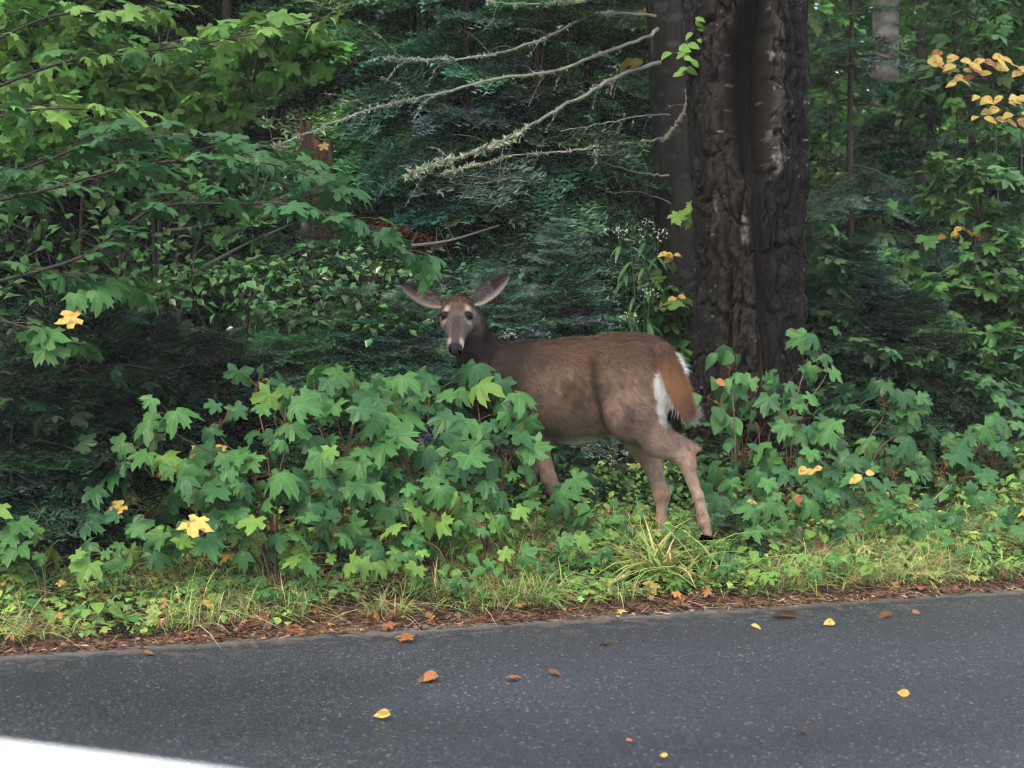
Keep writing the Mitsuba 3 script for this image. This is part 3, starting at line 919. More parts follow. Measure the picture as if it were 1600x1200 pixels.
# ------------------------------------------------------------------ far wood: one mass
rng = np.random.default_rng(31)
k = 110000
x = rng.uniform(-20, 22, k)
y = 17.5 + 16 * rng.random(k) ** 1.3 + .3 * x
h = 10 * rng.random(k) ** 1.1
hole = meshkit.fbm(np.stack([x * .35, y * .2, h * .35], -1), 3, 7)
w = hole > .33
x, y, h = x[w], y[w], h[w]
p = np.stack([x, y, gz(x, y) + h], 1)
col = jit(rng, (.085, .17, .055), (len(p), .3)) * (.6 + 1.1 * meshkit.fbm(p * .5, 2, 4))[:, None]
d = rng.normal(0, 1, (len(p), 3)) * [1, 1, .5]
n = rng.normal(0, .5, (len(p), 3)) + [0, -.4, 1]
v, f, _ = OVATE_S[0]
scene['distant_forest'] = mesh(tile(v, f, frames(p, d, n, rng.uniform(.2, .45, len(p))), col), 'foliage')
labels['distant_forest'] = {'label': 'dim green mass of far trees closing the view behind the firs', 'category': 'forest', 'kind': 'stuff'}

# ------------------------------------------------------------------ broadleaf trees
def worley(x, y, wrap=None, seed=0):
    """Distances to the nearest and second nearest cell centre, and the cell's random number; x may wrap round."""
    ix, iy = np.floor(x), np.floor(y)
    f1, f2, w = np.full(x.shape, 9.0), np.full(x.shape, 9.0), np.zeros(x.shape)
    for i in (-1, 0, 1):
        for j in (-1, 0, 1):
            cx, cy = ix + i, iy + j
            kx = np.mod(cx, wrap) if wrap else cx
            h = lambda q: meshkit.noise(np.stack([kx * 1.0, cy * 1.0, kx * 0 + q], -1), seed)
            d = np.hypot(cx + .15 + .7 * h(1) - x, cy + .15 + .7 * h(2) - y)
            w = np.where(d < f1, h(3), w)
            f2 = np.where(d < f1, f1, np.minimum(f2, d))
            f1 = np.minimum(f1, d)
    return f1, f2, w


def trunk_mesh(base, height, r_of, lean, na, nz, relief, colour):
    zs = np.concatenate([np.linspace(-.1, 3.5, nz - 40), np.linspace(3.55, height, 40)]) if height > 4 and nz > 100 else np.linspace(-.1, height, nz)
    ang = np.arange(na) * 2 * np.pi / na
    A, Z = np.meshgrid(ang, zs)
    r = r_of(A, Z)
    cx, cy = base[0] + lean(Z)[0], base[1] + lean(Z)[1]
    p = np.stack([cx + r * np.sin(A), cy - r * np.cos(A), base[2] + Z], -1)      # A = 0 faces the road, growing to the right
    rel, aux = relief(A, Z, p)
    r = r + rel
    q = np.stack([cx + r * np.sin(A), cy - r * np.cos(A), base[2] + Z], -1).reshape(-1, 3)
    c = colour(A, Z, p, rel, aux).reshape(-1, 3)
    i = np.arange(na * nz).reshape(nz, na)
    j = np.roll(i, -1, 1)
    f = np.stack([i[:-1].ravel(), j[:-1].ravel(), j[1:].ravel(), i[1:].ravel()], 1)
    return q, f, c


def smn(a, b, x):
    t = np.clip((x - a) / (b - a), 0, 1)
    return t * t * (3 - 2 * t)


# the big old maple
BY = Y_of(1175, 1.9)
bx = (1178 - 800) / F * BY
big_base = np.array([bx, BY + .1, float(gz(bx, BY))])
PXM = F / BY


def big_r(A, Z):
    r = .335 + .05 * np.exp(-Z / .8) + .16 * np.exp(-np.maximum(Z, 0) / .22) * (1 + .5 * np.sin(A * 5 + 1)) + .035 * smn(1.1, 2.2, Z)
    return r + .018 * np.sin(2 * A + 1 + Z) + .012 * np.sin(3 * A - Z * 1.7)


def zpy(py):
    """Height on the trunk of a row of the photograph (rows 0 to 640 run down the trunk)."""
    return (600 - py) / PXM + (CAM[2] - BY * math.tan(PITCH)) - big_base[2]


def big_relief(A, Z, p):
    a = (A + np.pi) % (2 * np.pi) - np.pi
    wob = .10 * (meshkit.fbm(np.stack([Z * 2.2, 0 * Z, 0 * Z], -1), 3, 6) - .5) * 2
    cen = np.interp(Z, [zpy(640), zpy(420), zpy(290), zpy(200), zpy(60), zpy(-60)], [.12, .08, -.02, -.14, -.12, 0.05]) + wob
    wid = np.interp(Z, [zpy(640), zpy(300), zpy(275), zpy(230), zpy(150), zpy(60), zpy(20), zpy(-80)], [.06, .08, .26, .31, .38, .34, .22, .08])
    dep = np.interp(Z, [zpy(640), zpy(310), zpy(270), zpy(180), zpy(60), zpy(10), zpy(-80)], [.05, .06, .20, .29, .22, .08, .03])
    edge_ = .5 * (meshkit.fbm(np.stack([a * 5, Z * 5, 0 * Z], -1), 3, 12) - .5)
    t = np.abs(a - cen) / (wid * (1 + edge_))
    hollow = smn(1.08, .82, t)
    lip = np.exp(-((a - cen - wid * 1.45) / .14) ** 2) * smn(zpy(300), zpy(250), Z) * smn(zpy(0), zpy(60), Z)
    # bark: long plates between deep furrows
    wx = 1.1 * (meshkit.fbm(np.stack([np.cos(a) * 2, np.sin(a) * 2, Z * 2.6], -1), 3, 4) - .5)
    wz = 1.4 * (meshkit.fbm(np.stack([np.cos(a) * 3, np.sin(a) * 3, Z * 2.0 + 9], -1), 3, 14) - .5)
    f1, f2, wr = worley((a + np.pi) / (2 * np.pi) * 26 + wx, Z * 3.1 + wz, 26, 3)
    g1, g2, _ = worley((a + np.pi) / (2 * np.pi) * 60 + 2 * wx, Z * 9 + 2 * wz, 60, 8)
    plate = smn(.15, .02, f2 - f1)
    sub = smn(.22, .03, g2 - g1)
    fine = meshkit.fbm(np.stack([np.cos(a) * 14, np.sin(a) * 14, Z * 24], -1), 4, 5)
    crack = smn(.05, 0, np.abs(a - np.interp(Z, [zpy(640), zpy(400), zpy(290)], [-.42, -.52, -.55]) + wob)) * smn(zpy(330), zpy(380), Z)
    rdg = 1 - np.abs(2 * meshkit.fbm(p.reshape(-1, 3) * [17, 17, 5], 4, 91).reshape(A.shape) - 1)
    rel = (-.028 * smn(.72, 1, rdg) + .010 * (meshkit.fbm(p.reshape(-1, 3) * [50, 50, 30], 3, 92).reshape(A.shape) - .5) + .014 * (wr - .5) - .030 * plate - .008 * sub) * (1 - hollow) - dep * hollow + .05 * lip + .018 * (fine - .5) - .05 * crack
    rel += hollow * .03 * (meshkit.fbm(np.stack([a * 16, Z * 3, 0 * Z], -1), 3, 15) - .5)
    return rel, (a, hollow, lip, np.clip(plate + .4 * sub + crack, 0, 1), fine, t, cen, wid)


def big_colour(A, Z, p, rel, aux):
    a, hollow, lip, plate, fine, t, cen, wid = aux
    n1 = meshkit.fbm(np.stack([a * 4, Z * 3, 0 * Z], -1), 4, 31)
    n2 = meshkit.fbm(p.reshape(-1, 3) * 34, 4, 33).reshape(A.shape)
    c = np.array([.0068, .0066, .0062]) + np.multiply.outer(n1, [.0125, .0115, .0105])
    c = c + (np.array([.006, .005, .005]) - c) * (plate * .8)[..., None]
    strip = smn(.40, .25, np.abs(a - (cen - .42))) * smn(.42, .6, n1 + .25 * n2) * (1 - hollow)   # exposed wood left of the crack
    c = c + (np.array([.027, .0205, .0165]) - c) * (strip * .8)[..., None]
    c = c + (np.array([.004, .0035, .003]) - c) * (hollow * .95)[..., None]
    rolled = lip * smn(.28, .5, n2)
    c = c + (np.array([.056, .047, .038]) - c) * (rolled * .8)[..., None]
    spot = smn(.63, .70, meshkit.fbm(p.reshape(-1, 3) * [24, 24, 15], 4, 41).reshape(A.shape)) * (.05 + lip) * (1 - hollow)
    c = c + (np.array([.24, .225, .20]) - c) * np.clip(spot, 0, .6)[..., None]
    for (py, aa, rz, ra_) in ((265, cen * 0 + .36, .045, .07), (250, cen * 0 + .40, .03, .05), (370, cen * 0 - .20, .06, .05), (345, cen * 0 - .22, .05, .035), (330, cen * 0 - .66, .04, .03)):
        k = np.exp(-((Z - zpy(py)) / rz) ** 2 - ((a - aa) / ra_) ** 2) * smn(.3, .55, n2)
        c = c + (np.array([.24, .22, .20]) - c) * (k * .75)[..., None]
    fleck = smn(.86, .90, meshkit.noise(p.reshape(-1, 3) * [60, 60, 40], 51).reshape(A.shape)) * (1 - hollow) * smn(.5, .6, n1)
    c = c + (np.array([.5, .5, .48]) - c) * (fleck * .3)[..., None]
    return np.clip(c, .006, .8)


big = thing('big_maple_tree', 'huge dark old maple trunk with a rotted hollow behind the doe\'s rump', 'tree')
bl = lambda Z: (-.015 * Z, .02 * Z)
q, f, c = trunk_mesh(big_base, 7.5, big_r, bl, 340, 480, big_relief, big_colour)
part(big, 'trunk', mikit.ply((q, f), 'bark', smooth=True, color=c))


def leaf_cloud(rng, blobs, n, size, tone, tmpl, flatn=.45, var=.25):
    """Loose leaves through blobs (centre, radii), in layers; (v, f, c)."""
    parts = []
    wts = np.array([np.prod(b[1]) ** .67 for b in blobs])
    for (ctr, rad), m_ in zip(blobs, (n * wts / wts.sum()).astype(int) + 1):
        u = unit(rng.normal(0, 1, (m_, 3))) * rng.random((m_, 1)) ** .45
        p = np.asarray(ctr) + u * np.asarray(rad)
        keep_ = meshkit.fbm(p * 2.2, 2, 17) > .42
        p = p[keep_]
        p[:, 2] += .10 * np.sin(14 * (p[:, 2] + .22 * np.sin(1.9 * p[:, 0] + 1) + .22 * np.sin(2.6 * p[:, 1]) + .5 * meshkit.fbm(p * 1.3, 2, 23)))
        d = rng.normal(0, 1, (len(p), 3)) * [1, 1, .35] + u[keep_] * .8 + [0, 0, -.25]
        nn = rng.normal(0, flatn, (len(p), 3)) + [0, -.25, 1]
        col = jit(rng, tone, (len(p), var))
        for c in range(len(tmpl)):
            w = rng.integers(len(tmpl), size=len(p)) == c if len(tmpl) > 1 else np.ones(len(p), bool)
            if w.any():
                parts.append(tile(tmpl[c][0], tmpl[c][1], frames(p[w], d[w], nn[w], size * rng.uniform(.7, 1.25, w.sum())), col[w]))
    return join(parts)


rng = np.random.default_rng(41)
limbs = []
for az, el in ((-2.4, .5), (-1.0, .6), (.4, .5), (1.9, .6), (3.0, .9)):
    a0 = big_base + [0, .15, 5.8]
    e = a0 + np.array([math.cos(az) * 2.6, math.sin(az) * 2.6, 2.6 * el + .8])
    limbs.append(tube(spline([a0, (a0 + e) / 2 + [0, 0, .5], e], 5), np.linspace(.16, .04, 11), 8, (.05, .042, .036)))
part(big, 'limb', mesh(join(limbs), 'bark', True), kind='stuff')
bc = leaf_cloud(rng, [((bx + math.cos(a) * 2.3, BY + .5 + math.sin(a) * 2.3, 7.8 + .6 * math.sin(3 * a)), (2.0, 2.0, 1.1)) for a in np.arange(6) * 1.05], 700, .22, (.05, .11, .03), MAPLE_S)
part(big, 'crown', mesh(bc, 'foliage'), kind='stuff')

# the spruce behind it, with its dead, lichened branches
SY = Y_of(1055, 3.3)


def on_spruce(py):
    return at(np.interp(py, [0, 560], [1047, 1082]), py, SY)


s_low, s_top = on_spruce(640), on_spruce(-60)
sdir = (s_top - s_low) / (s_top[2] - s_low[2])
spr_base = s_low + sdir * (float(gz(s_low[0], s_low[1])) - s_low[2])
spruce = thing('spruce_tree', 'leaning grey-brown spruce trunk with bare lichen-covered branches, left of the big maple trunk', 'tree')


def spr_relief(A, Z, p):
    n = meshkit.fbm(np.stack([A * 9, Z * 7, 0 * Z], -1), 4, 61)
    n = np.where(A > np.pi, meshkit.fbm(np.stack([(2 * np.pi - A) * 9, Z * 7, 0 * Z], -1), 4, 61), n)
    return .03 * (n - .5), n


def spr_colour(A, Z, p, rel, n):
    c = np.array([.015, .0145, .014]) + np.multiply.outer(n, [.022, .021, .020])
    lic = smn(.6, .72, meshkit.fbm(p.reshape(-1, 3) * 12, 3, 63).reshape(n.shape))
    return c + (np.array([.10, .105, .095]) - c) * (.35 * lic)[..., None]


q, f, c = trunk_mesh(spr_base, 9.0, lambda A, Z: .20 - .009 * Z + .08 * np.exp(-np.maximum(Z, 0) / .3), lambda Z: (sdir[0] * Z, sdir[1] * Z), 90, 260, spr_relief, spr_colour)
part(spruce, 'trunk', mikit.ply((q, f), 'bark', smooth=True, color=c))
rng = np.random.default_rng(43)


def lichen(pts, rng, per, size, col):
    """Tufts of ragged lichen along a twig."""
    seg = np.linalg.norm(np.diff(pts, axis=0), axis=1)
    L = seg.sum()
    k = int(L * per)
    cum = np.concatenate([[0], np.cumsum(seg)]) / L
    t = rng.random(k)
    t = t[meshkit.noise(np.stack([t * L * 9 + pts[0, 0] * 7, 0 * t, 0 * t], -1), 3) > rng.uniform(.2, .75, k)]
    k = len(t)
    p = np.stack([np.interp(t, cum, pts[:, i]) for i in range(3)], 1)
    d = unit(rng.normal(0, 1, (k, 3)) + [0, 0, -.1])
    s1 = unit(np.cross(d, rng.normal(0, 1, (k, 3))))
    l = size * rng.uniform(.4, 1.3, (k, 1))
    V = np.stack([p - s1 * l * .28, p + s1 * l * .28, p + d * l], 1).reshape(-1, 3)
    return V, np.arange(3 * k).reshape(-1, 3), np.repeat(jit(rng, col, (k, .2)), 3, 0)


DEAD = [
    ([(1024, 25), (936, 23), (821, 70), (740, 90), (650, 94), (600, 92)], 3.1, 2.3, .016, 'upper lichen-covered dead branch'),
    ([(1028, 45), (1006, 60), (922, 91), (856, 114), (779, 122), (709, 140), (639, 156), (555, 179), (500, 201), (434, 226), (385, 238)], 3.1, 1.9, .019, 'longest lichen-covered dead branch'),
    ([(1032, 97), (971, 117), (905, 153), (852, 181), (817, 204), (779, 224), (716, 245), (632, 276)], 3.1, 1.8, .021, 'thickest dead branch, bushy with lichen at its end'),
    ([(1040, 215), (1000, 222), (957, 228), (887, 235), (807, 242), (744, 257), (688, 272)], 3.05, 2.1, .012, 'thin lowest lichened branch'),
    ([(1073, 140), (1070, 170), (1056, 195), (1041, 212), (1034, 221)], 2.8, 3.0, .013, 'short pale hooked twig in front of the trunk'),
    ([(1044, 275), (1010, 272), (975, 264), (945, 254), (926, 246)], 3.1, 2.6, .010, 'pale bare branch stub'),
    ([(1048, 318), (1000, 300), (960, 302), (930, 290)], 3.1, 2.8, .006, None),
    ([(1026, -30), (960, -12), (880, 4), (800, 6), (760, 2)], 3.1, 2.4, .014, None),
    ([(1046, 178), (1000, 182), (940, 192), (880, 205)], 3.1, 2.5, .007, None),
]
LCOL = (.33, .37, .26)
for pts, s0, s1, r, lb in DEAD:
    k = len(pts)
    w = np.array([P(a, b, s0 + (s1 - s0) * i / (k - 1)) for i, (a, b) in enumerate(pts)])
    w = spline(w, 6)
    w += rng.normal(0, .004, w.shape)
    m_ = len(w)
    bcol = (np.array([.17, .18, .14]) + np.outer(np.linspace(0, 1, m_), [.06, .07, .05])) * rng.uniform(.6, 1.5, (m_, 1))
    if r in (.010, .013): bcol = np.tile([.26, .25, .20], (m_, 1))
    key = part(spruce, 'dead_branch', mesh(tube(w, np.linspace(r * .72, .003, m_), 6, bcol), 'wood', True), lb)
    tw, li = [], []
    total = np.linalg.norm(np.diff(w, axis=0), axis=1).sum()
    for j in range(int(total * 6.5)):
        i = int(rng.integers(3, m_ - 1))
        tdir = unit(w[i] - w[i - 1])
        sd = np.array([0, 0, rng.choice([-1, 1], p=[.6, .4])]) * .5 + rng.normal(0, .6, 3) * [.3, 1, .5]
        e1 = w[i] + unit(tdir * .9 + sd) * rng.uniform(.08, .34) * (.5 + i / m_)
        mid_ = (w[i] + e1) / 2 + [0, 0, .012]
        pts2 = spline([w[i], mid_, e1 + [0, 0, -.02]], 4)
        tw.append(tube(pts2, np.linspace(.0035, .0012, len(pts2)), 4, (.10, .10, .08)))
        li.append(lichen(pts2, rng, 150, .018, LCOL))
    part(key, 'twig', mesh(join(tw), 'wood', True), kind='stuff')
    if r > .0075 and r != .010:
        li.append(lichen(w[int(m_ * .15):], rng, 800 if r > .011 else 400, .024, LCOL))
        if r == .021: li.append(lichen(w[int(m_ * .5):], rng, 650, .045, LCOL))
    part(key, 'lichen', mesh(join(li), 'foliage'), kind='stuff')
# live spruce crown above the frame
d = []
for i in range(46):
    h = 5.2 + 4.4 * (i / 46)
    az = i * 2.4
    d.append((spr_base + sdir * h, (math.cos(az), math.sin(az), -.3), 1.5 - .9 * i / 46))
v, f, sh = BOUGHS['far'][1]
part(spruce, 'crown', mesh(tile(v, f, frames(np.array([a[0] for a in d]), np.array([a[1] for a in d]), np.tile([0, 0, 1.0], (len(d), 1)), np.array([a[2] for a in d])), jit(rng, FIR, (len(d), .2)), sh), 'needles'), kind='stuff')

# grey trunk at the upper right
gx = at(1385, 200, Y_of(1385, 6.2))
gtree = thing('grey_tree', 'grey mottled birch-like trunk standing in the shade at the upper right', 'tree')


def gr_rel(A, Z, p):
    return .012 * (meshkit.fbm(p.reshape(-1, 3) * 9, 3, 71).reshape(A.shape) - .5), 0


def gr_col(A, Z, p, rel, aux):
    n = meshkit.fbm(p.reshape(-1, 3) * [7, 7, 14], 4, 72).reshape(A.shape)
    c = np.array([.10, .095, .085]) + np.multiply.outer(smn(.35, .75, n), [.17, .165, .15])
    return c * (.8 + .4 * meshkit.noise(p.reshape(-1, 3) * 30, 3).reshape(A.shape))[..., None]


q, f, c = trunk_mesh(np.array([gx[0], gx[1], float(gz(gx[0], gx[1]))]), 8.5, lambda A, Z: .135 - .006 * Z, lambda Z: (-.006 * Z, 0), 40, 130, gr_rel, gr_col)
part(gtree, 'trunk', mikit.ply((q, f), 'bark', smooth=True, color=c))
part(gtree, 'crown', mesh(leaf_cloud(rng, [((gx[0] + a, gx[1] + b, 7.2), (1.7, 1.7, 1.2)) for a, b in ((-1, 0), (1, .5), (0, 1.4))], 600, .2, (.05, .11, .03), OVATE_S), 'foliage'), kind='stuff')

# broken red stump
sx_ = at(497, 260, Y_of(497, 4.0))
stump = thing('broken_stump', 'broken reddish rotting stub of a dead trunk at the upper left of the doe', 'stump')
stz = P(497, 222, 4.0)[2] - float(gz(sx_[0], sx_[1]))


def st_rel(A, Z, p):
    n = meshkit.fbm(np.stack([np.cos(A) * 3, np.sin(A) * 3, Z * 1.6], -1), 4, 81)
    return .05 * (n - .5) + .012 * np.sin(A * 11), n


def st_col(A, Z, p, rel, n):
    n2 = meshkit.fbm(p.reshape(-1, 3) * [16, 16, 6], 3, 82).reshape(A.shape)
    c = np.array([.10, .055, .042]) + np.multiply.outer(smn(.4, .7, n2), [.13, .085, .065])
    pale_ = smn(.5, .7, n) * smn(np.pi * 1.6, np.pi * 1.9, A)
    c = c + (np.array([.30, .27, .25]) - c) * (pale_ * .7)[..., None]
    return c + (np.array([.42, .15, .05]) - c) * (smn(.62, .72, n2) * .5)[..., None]


q, f, c = trunk_mesh(np.array([sx_[0], sx_[1], float(gz(sx_[0], sx_[1]))]), stz, lambda A, Z: .105 + .05 * np.exp(-np.maximum(Z, 0) / .4), lambda Z: (-.01 * Z, 0), 48, 120, st_rel, st_col)
top = q[:, 2] > sx_[2] - 9
jag = .16 * (meshkit.noise(np.stack([np.arange(48) * .45, np.zeros(48), np.zeros(48)], -1), 3) - .25) + .10 * (np.cos(np.arange(48) / 48 * 2 * np.pi - 5.2))
qq = q.reshape(120, 48, 3)
fr = smn(.9, 1, np.linspace(0, 1, 120))
qq[..., 2] += fr[:, None] * jag[None]
q = qq.reshape(-1, 3)
q = np.vstack([q, [qq[-1].mean(0) - [0, 0, .25]]])
f2 = np.array([(119 * 48 + j, 119 * 48 + (j + 1) % 48, len(q) - 1) for j in range(48)])
part(stump, 'trunk', mikit.ply((q, np.vstack([np.vstack([f[:, [0, 1, 2]], f[:, [0, 2, 3]]]), f2])), 'bark', smooth=True, color=np.vstack([c, [[.08, .04, .03]]])))
fl_ = thing('yellow_leaf', 'yellow leaf caught on the top of the broken red stump', 'leaf')
scene[fl_] = instance_of(leaf_shape('maple', 1, 'leaf_yellow'), frames(np.array([P(505, 226, 3.86)]), np.array([[.5, -.5, -.5]]), np.array([[0, -.8, .6]]), [.055])[0])

# dead branches by the stump
deadwood = thing('fallen_branch', 'thin dead grey branches slanting up beside the red stump', 'branch')
for pts, s0 in (([(300, 425), (345, 402), (385, 381), (455, 350), (492, 335)], 3.2), ([(367, 333), (405, 322), (437, 311), (504, 270)], 3.5), ([(255, 360), (290, 357), (335, 349)], 3.4), ([(622, 385), (660, 382), (709, 374), (780, 352)], 2.9)):
    w = spline([P(a, b, s0) for a, b in pts], 6)
    b_ = part(deadwood, 'branch', mesh(tube(w, np.linspace(.013, .006, len(w)), 6, (.20, .19, .16)), 'wood', True))
    tw = [tube(spline([w[i], w[i] + unit(rng.normal(0, 1, 3) * [1, .6, .8]) * .1, w[i] + unit(rng.normal(0, 1, 3)) * .2], 3), [.004, .003, .003, .002, .002, .001, .001], 4, (.13, .12, .10)) for i in rng.integers(2, len(w) - 1, 9)]
    part(b_, 'twig', mesh(join(tw), 'wood', True), kind='stuff')

# thin dark stems in the background
for i, (px, s, r, top_) in enumerate(((912, 3.0, .013, 3.0), (838, 2.9, .009, 2.6), (1262, 5.0, .03, 8), (1440, 7.5, .07, 9), (690, 6.0, .05, 9), (360, 5.8, .05, 8), (1505, 6.8, .045, 8), (165, 8.5, .09, 10))):
    b = P(px, 600, s)
    b[2] = float(gz(b[0], b[1])) - .05
    key = thing('slender_tree', ['thin black dead stem nearer the spruce trunk above the doe\'s back', 'thin black dead stem above the middle of the doe\'s back', 'dark slender trunk just right of the big maple',
                'dark slender trunk right of the grey trunk', 'dark trunk among the pale fir boughs at the top centre', 'dark slender trunk at the upper left', 'thin dark trunk behind the yellow leaves', 'dark trunk in the far upper left corner'][i], 'tree')
    zz_ = np.linspace(0, 1, 9)
    pts = b + np.outer(zz_ * top_, [rng.normal(0, .02), rng.normal(0, .02), 1]) + np.stack([.05 * np.sin(zz_ * 6 + i), 0 * zz_, 0 * zz_], 1)
    part(key, 'trunk', mesh(tube(pts, r * (1 - .5 * zz_), 8, (.035, .03, .028)), 'bark', True))
    if i > 1:
        part(key, 'crown', mesh(leaf_cloud(rng, [(pts[-1] + [0, 0, .3], (1.2, 1.2, 1.3))], 450, .18, (.045, .10, .028), OVATE_S), 'foliage'), kind='stuff')

# ------------------------------------------------------------------ mid-distance broadleaf undergrowth: young trees and shrubs with layered leaves
def young_tree(name, label, cat, px, s, blobs, nleaf, size, tone, tmpl, seed, parts_=0, bsdf='leaf_lime', kind='maple', part_size=None, trunk_r=.018, flatn=.4):
    rng = np.random.default_rng(seed)
    base = P(px, 700, s)
    base[2] = float(gz(base[0], base[1])) - .04
    key = thing(name, label, cat)
    B = [(P(a, b, ss_), (rx / F * Y_of(a, ss_), dp, ry / F * Y_of(a, ss_))) for a, b, ss_, rx, ry, dp in blobs]
    stems = []
    for (c, r) in B:
        k1 = base + (c - base) * .5 + [0, 0, .12 * np.linalg.norm(c - base)]
        stems.append(tube(spline([base, k1, c], 6), np.linspace(trunk_r, trunk_r * .25, 13), 6, (.06, .05, .04)))
        for _ in range(7):
            e1 = c + rng.normal(0, .5, 3) * r
            stems.append(tube([k1 * .3 + c * .7, (c + e1) / 2 + [0, 0, .02], e1], [trunk_r * .35, trunk_r * .25, .002], 4, (.06, .05, .04)))
    part(key, 'stem', mesh(join(stems), 'wood', True))
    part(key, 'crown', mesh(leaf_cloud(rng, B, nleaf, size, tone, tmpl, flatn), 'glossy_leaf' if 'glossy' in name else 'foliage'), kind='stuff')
    return key, B, rng


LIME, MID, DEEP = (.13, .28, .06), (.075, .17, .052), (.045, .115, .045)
YT = [
    ('young_maple', 'lime green backlit maple crown at the upper left', 'tree', 250, 3.6, [(60, 60, 3.2, 120, 70, .7), (250, 60, 3.4, 150, 60, .7), (420, 70, 3.0, 130, 45, .6), (230, 150, 3.2, 150, 50, .6), (70, 210, 2.8, 90, 50, .5), (330, 110, 3.4, 120, 50, .5)], 2600, .095, LIME, OVATE_S + MAPLE_S),
    ('young_birch', 'mid green leafy sapling at the left behind the overhanging branches', 'tree', 120, 2.8, [(60, 330, 2.4, 120, 60, .5), (200, 400, 2.5, 130, 60, .5), (330, 440, 2.4, 130, 45, .5), (60, 470, 2.0, 90, 60, .4), (130, 250, 2.6, 140, 60, .5), (300, 300, 2.8, 140, 60, .5)], 2400, .075, MID, OVATE_S),
    ('glossy_shrub', 'low shrub with glossy pale leaves left of the doe\'s head', 'shrub', 380, 2.5, [(280, 430, 2.2, 60, 45, .4), (390, 455, 2.0, 80, 55, .4), (500, 430, 2.3, 80, 50, .4), (590, 450, 2.2, 60, 50, .3), (470, 500, 1.9, 80, 40, .3), (610, 520, 1.8, 70, 45, .3)], 1500, .055, MID, OVATE_S),
    ('young_maple', 'bright lime leaves between the dead branches and the spruce trunk', 'tree', 985, 6.0, [(990, 40, 5.6, 60, 50, .6), (1000, 140, 5.6, 50, 50, .5), (940, 190, 5.8, 60, 30, .5)], 700, .09, LIME, OVATE_S),
    ('young_beech', 'bright green leaves showing right of the big maple trunk', 'tree', 1290, 5.5, [(1290, 150, 5.2, 40, 90, .5), (1300, 40, 5.2, 50, 60, .5), (1300, 260, 5.0, 40, 60, .4)], 800, .085, LIME, OVATE_S),
    ('young_maple', 'green maple crown at the top right corner', 'tree', 1500, 4.6, [(1490, 30, 4.2, 80, 50, .7), (1570, 60, 4.4, 90, 70, .7), (1450, 150, 4.0, 60, 50, .5), (1560, 210, 4.0, 80, 50, .5), (1560, 130, 4.2, 60, 40, .5)], 1500, .095, (.06, .14, .04), OVATE_S + MAPLE_S),
    ('young_maple', 'layered green maple shrub at the right edge', 'shrub', 1540, 2.9, [(1530, 300, 2.6, 100, 50, .5), (1450, 380, 2.6, 110, 45, .5), (1560, 440, 2.4, 80, 60, .5), (1420, 470, 2.6, 110, 40, .5), (1320, 410, 2.6, 70, 40, .4), (1540, 540, 2.2, 90, 50, .4)], 2400, .085, MID, MAPLE_S),
    ('young_maple', 'green leaves low behind the big maple trunk\'s right side', 'shrub', 1330, 2.5, [(1290, 400, 2.3, 50, 50, .4), (1400, 560, 2.0, 110, 40, .4), (1300, 480, 2.2, 50, 40, .3), (1500, 610, 1.9, 110, 40, .4)], 900, .085, DEEP, MAPLE_S),
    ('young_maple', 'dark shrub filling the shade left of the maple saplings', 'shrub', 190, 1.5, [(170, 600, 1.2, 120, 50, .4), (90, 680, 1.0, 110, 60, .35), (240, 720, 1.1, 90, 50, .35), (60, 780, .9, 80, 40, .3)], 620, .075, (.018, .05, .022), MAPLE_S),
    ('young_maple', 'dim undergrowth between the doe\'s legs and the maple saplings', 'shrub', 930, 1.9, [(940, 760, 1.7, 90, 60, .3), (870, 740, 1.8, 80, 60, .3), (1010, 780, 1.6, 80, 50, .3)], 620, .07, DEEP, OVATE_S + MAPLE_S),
    ('low_shrub', 'small-leaved bluish shrub behind the doe\'s neck and back', 'shrub', 800, 2.8, [(760, 470, 2.4, 70, 45, .3), (850, 480, 2.5, 80, 40, .3), (930, 480, 2.4, 60, 40, .3), (680, 430, 2.7, 80, 40, .3), (850, 420, 3.0, 90, 50, .3)], 1500, .05, (.075, .17, .085), OVATE_S),
    ('young_maple', 'yellow-green leaves behind the doe\'s rump', 'shrub', 1060, 2.8, [(1040, 480, 2.5, 60, 60, .3), (1000, 500, 2.6, 70, 40, .3), (1060, 560, 2.4, 50, 50, .3)], 420, .085, (.06, .13, .03), MAPLE_S + OVATE_S),
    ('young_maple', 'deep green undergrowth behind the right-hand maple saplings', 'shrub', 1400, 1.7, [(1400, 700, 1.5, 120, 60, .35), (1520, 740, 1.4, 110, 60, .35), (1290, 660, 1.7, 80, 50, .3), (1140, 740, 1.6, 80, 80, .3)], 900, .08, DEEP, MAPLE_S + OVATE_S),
]
for i, a in enumerate(YT):
    young_tree(*a, seed=300 + i)

# red-brown dead fern fronds
fern = thing('dead_fern', 'rusty red dead foliage in the shade above the doe\'s left ear', 'fern')
V = leaf_cloud(rng, [(P(628, 352, 3.0), (.13, .1, .05)), (P(660, 362, 3.0), (.12, .1, .03)), (P(612, 345, 3.0), (.08, .1, .04))], 420, .05, (.13, .035, .022), OVATE_S, .7)
part(fern, 'frond', mesh(V, 'foliage'), kind='stuff')
part(fern, 'stem', mesh(tube(spline([P(640, 372, 3.0) - [0, 0, .9], P(640, 380, 3.0), P(630, 350, 3.0)], 5), .004, 4, (.12, .05, .03)), 'wood', True))

